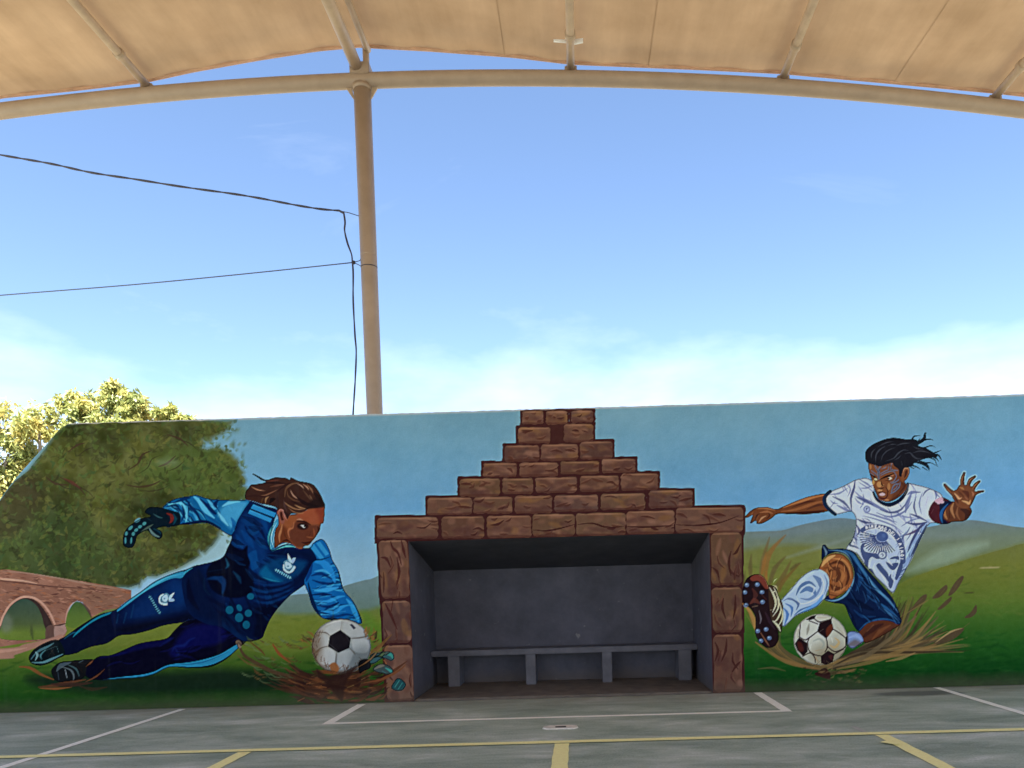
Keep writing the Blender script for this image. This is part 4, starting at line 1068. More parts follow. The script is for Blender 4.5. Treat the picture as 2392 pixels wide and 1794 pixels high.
# fingers of the right glove beyond the ball, over the painted stones
for q, c in (([(1590, 880), (1640, 840), (1700, 850), (1700, 920), (1640, 950), (1600, 970)], (30, 30, 34)), ([(1700, 800), (1780, 770), (1900, 772), (1926, 830), (1890, 856), (1820, 830), (1740, 880), (1700, 870)], (70, 104, 108)),
             ([(1720, 930), (1790, 880), (1880, 900), (1916, 950), (1900, 990), (1820, 975), (1760, 960)], (78, 92, 92)), ([(1894, 1104), (1930, 1040), (1970, 1014), (2034, 1070), (2000, 1130), (1940, 1136)], (50, 92, 96))):
    po('C', q, c, 1.3, idn=K_GLOVE2)
for pts, w, c in (([(1800, 790), (1880, 790), (1910, 830)], 34, (84, 150, 150)), ([(1720, 830), (1780, 810), (1830, 830)], 20, (24, 30, 34)), ([(1740, 930), (1800, 900), (1830, 900)], 30, (130, 126, 112)), ([(1840, 920), (1890, 950), (1900, 976)], 24, (84, 150, 150)), ([(1810, 950), (1850, 970)], 18, (80, 140, 140)),
                  ([(1930, 1100), (1970, 1040)], 22, (78, 146, 144)), ([(1960, 1120), (2000, 1060)], 20, (78, 146, 144)), ([(1990, 1120), (2024, 1080)], 14, (70, 130, 130)), ([(1950, 1110), (1986, 1050)], 6, (14, 26, 30)), ([(1980, 1124), (2014, 1070)], 6, (14, 26, 30)), ([(1830, 850), (1850, 880)], 26, (150, 92, 50))):
    st('C', pts, w, c, 0.95, 1.2)
st('C', [(1640, 1060), (1800, 1030), (1960, 950), (2030, 890)], 24, (112, 66, 40), 0.85, 1.5, idn=ID_MUD1)
st('C', [(1560, 930), (1700, 840), (1830, 690)], 16, (120, 84, 50), 0.8, 1.5, idn=ID_MUD1)
# mud at the trailing feet
for pts, w, c in (([(-60, 1150), (40, 1160), (140, 1220), (260, 1270)], 30, (124, 72, 38)), ([(120, 1340), (240, 1330), (400, 1300), (560, 1270)], 34, (92, 54, 34)), ([(130, 1350), (280, 1356), (430, 1340)], 20, (132, 80, 44)), ([(240, 1310), (400, 1320), (620, 1300)], 40, (58, 36, 28)), ([(560, 1290), (660, 1240), (740, 1170)], 16, (104, 60, 36)),
                  ([(560, 1150), (610, 1110), (630, 1090)], 16, (116, 68, 40)), ([(500, 1330), (620, 1360), (760, 1340)], 30, (50, 40, 26)), ([(620, 960), (580, 1020)], 14, (112, 86, 46)), ([(350, 1410), (440, 1406)], 10, (52, 44, 26)), ([(690, 870), (640, 940)], 12, (70, 44, 32))):
    st('A', pts, w, c, 0.85, 1.6, idn=ID_MUD1)
for k in range(60):                                              # flicks of mud and torn grass flying up round the ball
    t = rng.uniform(-3.3, 0.2)
    r0 = rng.uniform(285, 380)
    L = rng.uniform(30, 110)
    x, y = 1428 + r0 * math.cos(t), 760 + r0 * 0.95 * math.sin(t) * (0.75 if math.sin(t) < 0 else 1)
    d = t + rng.uniform(-0.7, 0.3) if math.cos(t) > 0 else t + rng.uniform(-0.3, 0.7)
    if -2.4 < t < -0.95:
        continue
    st('C', [(x, y), (x + L * 0.5 * math.cos(d), y + L * 0.5 * math.sin(d)), (x + L * math.cos(d - 0.2), y + L * math.sin(d - 0.2))], rng.uniform(10, 26), [(92, 62, 38), (122, 84, 46), (70, 60, 36), (84, 96, 48), (58, 38, 28), (140, 92, 50)][rng.randint(6)], rng.uniform(0.5, 0.9), 1.8, idn=ID_MUD1)
po('C', [(440, 680), (470, 660), (500, 700), (480, 740)], (130, 110, 92), 1.5, 0.9)

# ------------------------------------------------------------------ mud thrown up round the sliding footballer
ID_MUD2 = new_id('painted_mud_splash')
M2 = [(104, 88, 60), (126, 98, 58), (78, 66, 48), (140, 112, 68), (92, 78, 54)]
for k in range(64):                                              # right-hand fan
    f = k / 63
    x1, y1 = 1260 + 880 * f + rng.uniform(-90, 60), 520 + 540 * f * f + rng.uniform(-60, 90)
    st('F', [(760 + rng.uniform(-40, 120), 1230 + rng.uniform(-30, 24)), (1020 + 120 * f, 1150 - 20 * f + rng.uniform(-30, 30)), (1220 + 480 * f, 950 + 130 * f + rng.uniform(-30, 30)), (x1, y1)],
       rng.uniform(16, 56), (M2 + [(58, 46, 34), (66, 54, 40)])[rng.randint(7)], rng.uniform(0.5, 0.9), 2.5, idn=ID_MUD2 if k % 2 else None, taper=(0.3, 1, 0.8, 0.1))
for k in range(52):                                              # left-hand fan, sweeping under the boot
    f = k / 51
    x1, y1 = 20 + 330 * f + rng.uniform(-20, 30), 640 + 240 * f + rng.uniform(-60, 60)
    st('F', [(780 + rng.uniform(-40, 40), 1250 + rng.uniform(-20, 20)), (520, 1200 - 40 * f), (250 + 120 * f, 1050 - 10 * f), (x1, y1)], rng.uniform(14, 46),
       [(128, 96, 54), (112, 92, 56), (84, 78, 50), (146, 110, 62), (70, 66, 44)][rng.randint(5)], rng.uniform(0.5, 0.9), 2.5, idn=ID_MUD2 if k % 2 else None, taper=(0.3, 1, 0.8, 0.1))
for pts, w, c in (([(100, 420), (90, 300), (100, 180)], 34, (96, 84, 52)), ([(180, 420), (210, 230), (270, 20)], 40, (112, 90, 58)), ([(230, 380), (270, 170), (420, 0)], 44, (138, 94, 50)), ([(270, 460), (320, 310), (420, 200)], 40, (100, 84, 54)), ([(330, 480), (400, 380), (470, 240)], 40, (104, 84, 50)),
                  ([(360, 520), (400, 430), (560, 260)], 34, (116, 84, 46)), ([(200, 360), (220, 250), (240, 160)], 30, (150, 100, 50)), ([(30, 480), (40, 400), (40, 330)], 22, (96, 92, 54)), ([(470, 320), (520, 280), (560, 260)], 26, (92, 78, 48)), ([(240, 420), (240, 340)], 40, (156, 104, 52))):
    st('F', pts, w, c, 0.7, 3.5, idn=ID_MUD2, taper=(0.7, 1, 0.15))
for q in ([(1570, 720), (1680, 580), (1740, 555), (1720, 620), (1620, 700)], [(1790, 590), (1850, 520), (1920, 465), (1930, 510), (1860, 580)], [(1940, 560), (1990, 460), (2060, 385), (2085, 400), (2030, 500), (1970, 560)], [(1840, 690), (1920, 610), (1970, 575), (1960, 620), (1880, 690)],
          [(2090, 770), (2150, 720), (2200, 650), (2205, 720), (2150, 770)], [(1800, 1010), (1880, 960), (1960, 900), (2050, 870), (2090, 880), (2010, 960), (1900, 1010)]):
    po('F', q, (84, 68, 48), 1.8, 0.95, idn=ID_MUD2)
for pts, w, c in (([(1820, 1005), (1960, 905), (2070, 870)], 16, (176, 150, 100)), ([(1590, 690), (1700, 590)], 16, (112, 94, 66)), ([(1860, 560), (1910, 500)], 16, (104, 88, 60)), ([(1990, 520), (2050, 420)], 14, (100, 84, 58)), ([(2060, 880), (2140, 820)], 20, (96, 84, 50)), ([(1360, 1180), (1500, 1150), (1630, 1100)], 26, (150, 124, 76)),
                  ([(1500, 760), (1700, 640), (1760, 600)], 14, (120, 104, 60)), ([(900, 1250), (1200, 1190), (1500, 1080), (1700, 960)], 44, (134, 106, 62)), ([(760, 1250), (560, 1220), (360, 1150), (140, 1000)], 40, (140, 106, 60)), ([(860, 1220), (1100, 1170), (1340, 1010), (1640, 760)], 40, (108, 92, 66)), ([(160, 1250), (300, 1240), (420, 1270)], 20, (84, 86, 50)),
                  ([(700, 1300), (860, 1290), (1060, 1250)], 34, (80, 62, 42)), ([(900, 1290), (980, 1280), (1080, 1250)], 24, (128, 100, 60))):
    st('F', pts, w, c, 0.8, 2, idn=ID_MUD2)
po('F', [(730, 1270), (790, 1240), (840, 1300), (830, 1345), (760, 1330), (690, 1300)], (46, 24, 22), 1.6, idn=ID_MUD2)
dabs('F', (560, 1230, 1120, 1380), 60, M2 + [(52, 40, 30)], 16, 60, (-0.5, 0.3), 0.6, 2)

# ------------------------------------------------------------------ painted footballer
S = new_id('painted_footballer')
S_SHIRT, S_SHORT, S_SOCK, S_BOOT, S_HAIR, S_FACE, S_HAND = [new_id(n) for n in ('painted_shirt', 'painted_shorts', 'painted_sock', 'painted_boot', 'painted_hair', 'painted_face', 'painted_hand')]
S_ALL = (S, S_SHIRT, S_SHORT, S_SOCK, S_BOOT, S_HAIR, S_FACE, S_HAND)
# kneeling leg and shin behind the ball
mk = po('F', [(1100, 910), (1180, 830), (1320, 788), (1430, 806), (1490, 836), (1420, 884), (1300, 955), (1190, 1004), (1136, 990)], (88, 48, 32), 1.4, idn=S, mask=True)
for pts, w, c in (([(1140, 960), (1230, 880), (1330, 830)], 50, (58, 30, 26)), ([(1230, 980), (1300, 900), (1400, 840)], 34, (118, 70, 42)), ([(1180, 900), (1240, 840)], 26, (122, 76, 48)), ([(1330, 920), (1430, 860)], 26, (70, 38, 28))):
    st('F', pts, w, c, 0.8, 3, clip=mk)
mk = po('F', [(996, 916), (1060, 896), (1120, 930), (1146, 990), (1100, 1030), (1040, 1060), (990, 1010)], (122, 144, 190), 1.6, idn=S, mask=True)
st('F', [(1010, 960), (1080, 940), (1130, 980)], 30, (150, 172, 214), 0.8, 3, clip=mk)
st('F', [(1000, 1030), (1070, 1010), (1130, 1020)], 60, (104, 88, 80), 0.7, 6, clip=mk)
# reaching arm
ma = po('E', [(38, 832), (100, 768), (160, 742), (250, 738), (330, 758), (400, 732), (500, 688), (640, 638), (790, 612), (850, 640), (860, 744), (780, 786), (620, 804), (460, 804), (344, 804), (290, 844), (200, 892), (152, 894), (146, 868), (126, 872), (106, 888), (88, 888), (104, 840), (112, 812), (64, 838)],
         (106, 60, 36), 1.1, idn=S, mask=True)
for pts, w, c, a in (([(400, 742), (520, 694), (660, 650), (790, 624)], 30, (176, 116, 72), 0.85), ([(380, 780), (520, 760), (700, 700), (800, 680)], 26, (146, 90, 54), 0.8), ([(420, 796), (600, 796), (780, 770)], 34, (58, 28, 24), 0.9), ([(480, 740), (620, 690), (700, 680)], 18, (70, 36, 28), 0.8),
                     ([(620, 760), (720, 720), (780, 720)], 20, (70, 36, 28), 0.7), ([(150, 752), (240, 746), (320, 768)], 22, (180, 124, 84), 0.8), ([(180, 790), (250, 780), (300, 800)], 18, (156, 100, 64), 0.8), ([(120, 780), (90, 820), (50, 834)], 12, (140, 92, 62), 0.8), ([(130, 870), (150, 820), (180, 800)], 14, (56, 30, 26), 0.8),
                     ([(170, 880), (200, 840), (240, 820)], 16, (196, 150, 110), 0.7), ([(150, 860), (170, 810)], 8, (196, 150, 110), 0.7), ([(240, 850), (270, 820), (260, 790)], 14, (60, 30, 26), 0.8), ([(340, 770), (330, 800)], 14, (64, 32, 26), 0.8)):
    st('E', pts, w, c, a, 1.6, clip=ma)
# raised arm and open hand
ma = po('E', [(1890, 760), (1940, 700), (1990, 684), (2080, 716), (2140, 736), (2160, 770), (2150, 810), (2100, 864), (2010, 876), (1930, 876), (1880, 830)], (92, 52, 36), 1.2, idn=S, mask=True)
for pts, w, c, a in (([(1920, 730), (1900, 790), (1930, 850)], 30, (180, 128, 84), 0.7), ([(1990, 700), (1970, 760), (2000, 840)], 26, (170, 118, 78), 0.8), ([(2060, 760), (2120, 790), (2100, 850)], 50, (54, 32, 30), 0.8), ([(1950, 760), (1950, 840)], 24, (60, 32, 26), 0.8), ([(2030, 740), (2020, 800), (2050, 860)], 20, (140, 92, 60), 0.7)):
    st('E', pts, w, c, a, 2, clip=ma)
HW = (200, 214, 224)
for pts, w in (([(620, 560), (760, 720), (930, 880)], 190), ([(1250, 190), (1190, 380), (1180, 600)], 170), ([(1590, 310), (1430, 420), (1370, 620)], 165), ([(1725, 460), (1600, 570), (1510, 740)], 165), ([(1850, 770), (1700, 800), (1560, 870)], 150)):
    st('N', pts, w, HW, 0.5, 2.0, taper=(0.7, 1, 1))
mh = np.zeros((ROWS + 1, COLS + 1), np.float32)
for pts, w in (([(630, 570), (760, 730), (930, 880)], 130), ([(1250, 200), (1190, 380), (1180, 600)], 112), ([(1585, 315), (1430, 425), (1370, 620)], 108), ([(1720, 465), (1600, 575), (1510, 740)], 108), ([(1845, 772), (1700, 802), (1560, 870)], 94)):
    st('N', pts, w, (98, 56, 40), 1, 0.8, idn=S_HAND, taper=(0.62, 0.9, 1.1))
mh = po('N', [(880, 780), (1000, 720), (1090, 590), (1200, 570), (1430, 600), (1560, 720), (1620, 870), (1570, 1010), (1450, 1240), (1300, 1320), (1050, 1260), (950, 1100), (860, 930)], (112, 66, 44), 1, idn=S_HAND, mask=True)
for pts, w, c, a in (([(940, 840), (1020, 930), (1090, 1010), (1160, 980)], 70, (206, 156, 112), 0.85), ([(1180, 1080), (1320, 1120), (1400, 1160), (1440, 1060)], 80, (206, 160, 110), 0.85), ([(1090, 650), (1180, 680), (1240, 720)], 60, (176, 130, 80), 0.7), ([(1200, 780), (1330, 840), (1380, 980)], 120, (78, 40, 32), 0.8),
                     ([(1480, 780), (1530, 860), (1510, 930)], 50, (176, 116, 86), 0.7), ([(1060, 780), (1140, 860), (1260, 980)], 70, (84, 46, 34), 0.7), ([(930, 900), (1000, 1040), (1060, 1160)], 60, (66, 34, 30), 0.8), ([(1460, 1180), (1560, 1000), (1600, 880)], 50, (62, 32, 30), 0.8), ([(1250, 940), (1320, 1000), (1360, 1060)], 34, (160, 104, 80), 0.6)):
    st('N', pts, w, c, a, 2, clip=mh)
for pts in ([(1230, 240), (1170, 400), (1150, 560)], [(1560, 330), (1410, 440), (1350, 600)], [(1700, 480), (1580, 590), (1500, 720)], [(660, 640), (760, 760), (880, 860)]):
    st('N', pts, 26, (182, 128, 92), 0.6, 1)
for pts in ([(1270, 240), (1220, 400), (1230, 580)], [(1590, 350), (1480, 460), (1420, 610)], [(1730, 500), (1640, 600), (1560, 730)], [(760, 660), (900, 800)]):
    st('N', pts, 30, (56, 28, 28), 0.7, 1)
# shirt
ms = po('E', [(780, 640), (840, 592), (960, 540), (1080, 480), (1190, 468), (1236, 520), (1256, 620), (1310, 690), (1400, 720), (1500, 650), (1560, 560), (1572, 516), (1650, 530), (1750, 556), (1862, 606), (1890, 660), (1810, 700), (1766, 780), (1790, 850), (1830, 886), (1764, 894), (1704, 1000), (1656, 1100), (1596, 1230), (1536, 1340),
              (1474, 1450), (1424, 1540), (1340, 1466), (1250, 1376), (1160, 1276), (1080, 1166), (986, 1130), (1040, 1040), (1066, 960), (1078, 860), (1036, 782), (900, 806), (816, 764)], (190, 200, 224), 1.2, idn=S_SHIRT, mask=True)
po('E', [(1060, 560), (1240, 640), (1330, 740), (1560, 660), (1640, 600), (1500, 800), (1280, 820), (1120, 760)], (188, 198, 222), 16, 0.7, clip=ms)
po('E', [(1700, 900), (1760, 890), (1600, 1230), (1480, 1440), (1430, 1530), (1480, 1300), (1560, 1120)], (120, 146, 186), 10, 0.8, clip=ms)
DB, MBL = (58, 66, 112), (98, 108, 154)
folds('E', (800, 480, 1860, 1000), 60, (0.5, 1.5), ms, (92, 102, 150), (206, 214, 232), 15, 120, 0.75)
folds('E', (1480, 900, 1740, 1450), 26, (1.7, 2.2), ms, (70, 84, 128), (190, 208, 232), 14, 150, 0.8)
folds('E', (1020, 840, 1180, 1150), 16, (0.3, 1.3), ms, (70, 80, 120), (206, 214, 230), 14, 90, 0.8)
for pts, w, c, a in (([(1070, 480), (1060, 560), (1030, 660), (1040, 780)], 22, DB, 0.85), ([(1110, 480), (1180, 520), (1230, 560)], 16, MBL, 0.8), ([(860, 640), (960, 690), (1030, 770)], 22, DB, 0.75), ([(830, 620), (920, 610), (1000, 560)], 16, MBL, 0.7), ([(900, 720), (980, 760), (1030, 775)], 24, MBL, 0.8), ([(880, 690), (840, 740)], 22, DB, 0.6),
                     ([(1080, 640), (1180, 680), (1290, 740), (1400, 790)], 30, MBL, 0.85), ([(1090, 650), (1160, 680), (1240, 720)], 26, DB, 0.6), ([(1300, 760), (1400, 790), (1500, 760), (1590, 640)], 20, DB, 0.75), ([(1270, 790), (1400, 830), (1530, 780), (1600, 690)], 18, MBL, 0.85), ([(1160, 790), (1240, 810), (1360, 850), (1460, 880)], 16, MBL, 0.8),
                     ([(1560, 620), (1600, 600), (1680, 600)], 26, MBL, 0.8), ([(1600, 600), (1560, 700), (1540, 790)], 34, MBL, 0.8), ([(1640, 640), (1620, 740), (1660, 850)], 16, DB, 0.75), ([(1700, 600), (1670, 700), (1690, 800)], 14, MBL, 0.7), ([(1750, 640), (1730, 720)], 12, (140, 112, 164), 0.7), ([(1790, 560), (1730, 590), (1700, 640)], 14, DB, 0.7),
                     ([(1740, 870), (1660, 830), (1580, 800)], 20, DB, 0.85), ([(1730, 880), (1640, 900), (1540, 880)], 22, DB, 0.9), ([(1720, 900), (1620, 970), (1540, 1000)], 20, (72, 58, 96), 0.85), ([(1740, 880), (1680, 920), (1600, 1060), (1560, 1160)], 24, DB, 0.9), ([(1740, 900), (1660, 1060), (1590, 1200)], 26, (52, 66, 100), 0.9),
                     ([(1700, 840), (1600, 860), (1500, 920)], 14, MBL, 0.8), ([(1090, 850), (1160, 880), (1250, 890)], 22, DB, 0.85), ([(1080, 900), (1110, 960), (1090, 1000)], 22, DB, 0.8), ([(1070, 960), (1060, 1020), (1100, 1050)], 18, DB, 0.7), ([(1050, 1040), (1020, 1090), (1060, 1110)], 18, (50, 66, 90), 0.8), ([(1110, 860), (1180, 950)], 14, MBL, 0.7),
                     ([(1140, 820), (1260, 850), (1400, 900), (1500, 960)], 14, MBL, 0.8), ([(1240, 530), (1180, 560), (1120, 560)], 14, MBL, 0.7), ([(1450, 800), (1540, 830), (1640, 840)], 14, MBL, 0.6), ([(1380, 720), (1450, 740), (1560, 640)], 16, (196, 206, 228), 0.8), ([(1500, 1300), (1560, 1180), (1620, 1080)], 16, (180, 204, 232), 0.8)):
    st('E', pts, w, c, a, 1.3, clip=ms)
el('E', 1180, 758, 34, 34, MBL, 1.2, 0.75)
el('E', 1180, 758, 22, 22, (176, 188, 216), 1.2, 0.8)
st('E', [(1172, 772), (1180, 748), (1196, 750)], 12, DB, 0.8, 1)
# round print on the shirt: arc of lettering, rayed disc, seated figures
mp = po('S', [(330, 1040), (300, 860), (380, 600), (520, 420), (760, 330), (1060, 330), (1340, 420), (1560, 600), (1720, 820), (1800, 1060), (1820, 1300), (1740, 1660), (1600, 2100), (1500, 2560), (1200, 2500), (800, 2100), (560, 1760), (420, 1400)], (166, 182, 214), 2, 0.6, mask=True, clip=ms)
st('S', [(470, 520), (640, 420), (900, 400), (1200, 460), (1430, 600), (1590, 790), (1690, 1000), (1740, 1240), (1740, 1500)], 150, (66, 80, 124), 0.95, 1, taper=(0.8, 1, 1, 1), clip=ms)
st('S', [(480, 430), (640, 350), (900, 320), (1200, 370), (1460, 490), (1660, 720)], 22, (190, 200, 220), 0.8, 0.8, clip=ms)
st('S', [(490, 590), (660, 510), (900, 480), (1120, 540), (1320, 660), (1500, 820)], 30, (196, 206, 226), 0.9, 0.8, taper=(0.6, 1, 1), clip=ms)
def glyph(cx, cy, rot, ch, s=1.0):
    G7 = {'D': [[(-.4, -.5), (-.4, .5), (.2, .4), (.4, 0), (.2, -.4), (-.4, -.5)]], 'E': [[(.35, -.5), (-.35, -.5), (-.35, .5), (.35, .5)], [(-.35, 0), (.2, 0)]], 'L': [[(-.3, -.5), (-.3, .5), (.4, .5)]],
          'O': [[(-.4, 0), (0, -.5), (.4, 0), (0, .5), (-.4, 0)]], 'I': [[(0, -.5), (0, .5)]], 'N': [[(-.35, .5), (-.35, -.5), (.35, .5), (.35, -.5)]], 'm': [[(-.4, .4), (-.2, -.4), (0, .2), (.2, -.4), (.4, .4)]]}
    c, si = math.cos(rot), math.sin(rot)
    for ln in G7[ch]:
        st('S', [(cx + (x * 78 * c - y * 104 * si) * s, cy + (x * 78 * si + y * 104 * c) * s) for x, y in ln], 26 * s, (202, 212, 228), 1, 0.6, sm=False, taper=(1, 1))
for (x, y, r, ch) in ((600, 440, -0.4, 'm'), (690, 412, -0.25, 'I'), (770, 400, -0.1, 'm'), (860, 398, 0.0, 'I'), (920, 402, 0.1, 'L'), (1000, 420, 0.2, 'm'), (1090, 444, 0.3, 'm'), (1190, 482, 0.35, 'O'), (1320, 560, 0.6, 'D'), (1400, 622, 0.7, 'E'), (1470, 694, 0.8, 'L'),
                      (1590, 800, 0.95, 'I'), (1650, 960, 1.2, 'm'), (1690, 1080, 1.3, 'I'), (1710, 1190, 1.4, 'm'), (1720, 1310, 1.5, 'O'), (1700, 1420, 1.6, 'I')):
    glyph(x, y, r, ch)
for k in range(19):
    t = math.radians(52 + k * 8.0)
    c_, s_ = math.cos(t), math.sin(t)
    r1 = 560 + 130 * abs(math.cos(t))
    p0 = (1085 + 210 * c_, 740 + 170 * s_)
    st('S', [p0, (1085 + r1 * c_, 740 + r1 * 0.86 * s_)], 40, (58, 70, 114), 1.0, 0.7, taper=(0.7, 1, 0.7), clip=ms)
el('S', 1090, 720, 190, 165, (62, 82, 134), 1.6, 0.95)
el('S', 1140, 690, 60, 60, (88, 112, 164), 3, 0.6)
for q in ([(460, 950), (560, 920), (500, 1060), (540, 1180), (700, 1230), (900, 1250), (960, 1300), (1000, 1420), (900, 1420), (760, 1360), (660, 1480), (640, 1700), (560, 1700), (520, 1500), (440, 1300), (400, 1080)],
          [(1320, 1440), (1420, 1360), (1600, 1340), (1620, 1460), (1500, 1420)], [(1200, 1520), (1360, 1570), (1560, 1540), (1600, 1600), (1480, 1760), (1340, 1740)], [(1640, 1560), (1740, 1480), (1720, 1760), (1560, 2080), (1500, 2000)],
          [(900, 1640), (1000, 1560), (1120, 1700), (1280, 1900), (1300, 2160), (1160, 1980), (1000, 1800)], [(640, 1780), (760, 1740), (880, 1960), (1000, 2140), (900, 2160), (760, 2000)], [(1320, 1960), (1420, 1900), (1440, 2160), (1360, 2360), (1280, 2240)]):
    po('S', q, (62, 76, 118), 1.0, 0.95, clip=ms)
el('S', 1090, 1300, 150, 140, (74, 88, 130), 1.2, 0.9)
el('S', 1090, 1300, 105, 98, (188, 200, 222), 1.2, 0.95)
st('S', [(1040, 1300), (1090, 1260), (1120, 1320), (1080, 1350)], 34, (74, 88, 130), 0.9, 1)
for pts in ([(760, 1400), (700, 1560), (680, 1700)], [(860, 1560), (820, 1700), (900, 1840)], [(1040, 1880), (1160, 2060), (1240, 2260)], [(1420, 1780), (1400, 1980), (1480, 2120)], [(500, 1440), (540, 1600)], [(1240, 1340), (1300, 1500), (1420, 1640)], [(880, 2080), (1040, 2240), (1200, 2420)], [(1540, 1700), (1480, 1840)]):
    st('S', pts, 60, (196, 208, 228), 0.85, 1, clip=ms)
for pts in ([(240, 1640), (380, 1900)], [(960, 2220), (1100, 2420), (1260, 2560)], [(1300, 2400), (1400, 2560)], [(1100, 1640), (1180, 1800)]):
    st('S', pts, 40, (90, 104, 146), 0.8, 1, clip=ms)
# shirt trim
st('E', [(838, 592), (784, 650), (800, 730), (884, 806)], 34, (22, 38, 62), 1, 1.2, taper=(0.8, 1, 0.8), idn=S_SHIRT)
st('E', [(1240, 600), (1268, 660), (1330, 704), (1400, 716), (1490, 672), (1550, 590), (1562, 520)], 32, (20, 28, 52), 1, 1.0, taper=(0.5, 1, 0.6), idn=S_SHIRT)
st('E', [(1550, 500), (1562, 560), (1520, 640)], 10, (120, 116, 104), 0.6, 1)
# armband
mb2 = po('E', [(1756, 780), (1796, 696), (1880, 646), (1964, 684), (1980, 700), (1930, 740), (1900, 800), (1900, 850), (1966, 880), (1900, 900), (1820, 884), (1768, 836)], (70, 28, 38), 1.2, idn=S_SHIRT, mask=True)
po('E', [(1868, 690), (1970, 690), (1920, 750), (1900, 820), (1930, 880), (1960, 890), (1900, 900), (1860, 860), (1860, 760)], (18, 26, 52), 1.5, clip=mb2)
st('E', [(1936, 708), (1884, 770), (1872, 830), (1886, 886)], 28, (40, 84, 136), 0.95, 1.5, clip=mb2)
for (x, y, r) in ((1840, 680, 26), (1870, 664, 24), (1880, 690, 22), (1850, 700, 16)):
    el('E', x, y, r, r * 0.72, (208, 170, 188), 1.4, 0.9)
st('E', [(1780, 800), (1800, 760)], 14, (128, 80, 84), 0.7, 2, clip=mb2)
# shorts
msr = po('E', [(756, 1240), (760, 1110), (790, 1088), (832, 1130), (950, 1126), (1054, 1150), (1104, 1220), (1184, 1320), (1284, 1430), (1374, 1530), (1426, 1600), (1466, 1680), (1494, 1760), (1504, 1812), (1476, 1838), (1400, 1806), (1300, 1796), (1184, 1826), (1112, 1898), (1060, 1854), (1010, 1750), (966, 1652), (880, 1636), (784, 1606), (820, 1560),
               (900, 1590), (1000, 1510), (1060, 1380), (1040, 1270), (980, 1180), (880, 1160), (790, 1200)], (12, 28, 62), 1.2, idn=S_SHORT, mask=True)
for pts, w, c, a in (([(960, 1140), (1040, 1180), (1110, 1280), (1200, 1400)], 36, (46, 96, 142), 0.85), ([(1060, 1200), (1130, 1320), (1220, 1440), (1330, 1560), (1440, 1680)], 26, (56, 112, 160), 0.75), ([(1200, 1400), (1260, 1500), (1380, 1600), (1470, 1720)], 20, (96, 150, 190), 0.7), ([(1240, 1600), (1360, 1680), (1460, 1760)], 22, (40, 96, 150), 0.8),
                     ([(1100, 1300), (1120, 1420), (1080, 1520)], 40, (24, 62, 110), 0.8), ([(1160, 1440), (1200, 1560), (1160, 1640)], 30, (20, 54, 100), 0.7), ([(1060, 1700), (1140, 1760), (1260, 1760)], 26, (22, 60, 108), 0.7), ([(790, 1604), (880, 1612), (980, 1560), (1050, 1440), (1060, 1340)], 20, (110, 160, 190), 0.9),
                     ([(770, 1100), (800, 1160), (790, 1200)], 18, (130, 160, 180), 0.7), ([(820, 1140), (940, 1150), (1010, 1200), (1050, 1290)], 18, (90, 140, 176), 0.85), ([(1110, 1888), (1180, 1820), (1300, 1786), (1400, 1792), (1490, 1824)], 18, (36, 84, 126), 0.9), ([(1300, 1660), (1400, 1740), (1480, 1800)], 20, (70, 130, 176), 0.7), ([(980, 1640), (1040, 1760), (1080, 1860)], 26, (10, 20, 44), 0.8),
                     ([(1000, 1600), (1100, 1640), (1240, 1700)], 60, (6, 14, 36), 0.6)):
    st('E', pts, w, c, a, 2, clip=msr)
folds('E', (1000, 1200, 1500, 1840), 34, (0.7, 1.3), msr, (6, 14, 38), (44, 96, 146), 16, 170, 0.7)
# thigh and knee
mk = po('E', [(730, 1316), (780, 1222), (860, 1172), (960, 1184), (1030, 1264), (1054, 1372), (1030, 1470), (960, 1544), (880, 1586), (826, 1574), (822, 1404), (790, 1344)], (142, 84, 48), 1.2, idn=S, mask=True)
for pts, w, c, a in (([(760, 1290), (800, 1230), (880, 1190)], 44, (204, 160, 100), 0.85), ([(820, 1280), (900, 1250), (980, 1280), (1010, 1380), (980, 1480)], 40, (70, 36, 26), 0.8), ([(860, 1220), (950, 1230), (1010, 1300), (1030, 1400)], 26, (190, 130, 76), 0.8), ([(830, 1340), (880, 1310), (920, 1340), (900, 1420), (860, 1420)], 50, (82, 44, 30), 0.85),
                     ([(930, 1320), (960, 1380), (930, 1460)], 34, (176, 112, 64), 0.7), ([(840, 1520), (920, 1530), (990, 1470)], 26, (188, 122, 72), 0.6), ([(840, 1460), (880, 1500), (950, 1490)], 44, (78, 40, 28), 0.8), ([(870, 1400), (870, 1440)], 16, (206, 150, 96), 0.7), ([(830, 1555), (900, 1568)], 24, (64, 32, 26), 0.8), ([(770, 1310), (820, 1300), (850, 1270)], 20, (110, 62, 38), 0.7)):
    st('E', pts, w, c, a, 2, clip=mk)
folds('E', (740, 1180, 1050, 1570), 22, (0.8, 2.2), mk, (76, 40, 28), (196, 136, 82), 14, 90, 0.7)
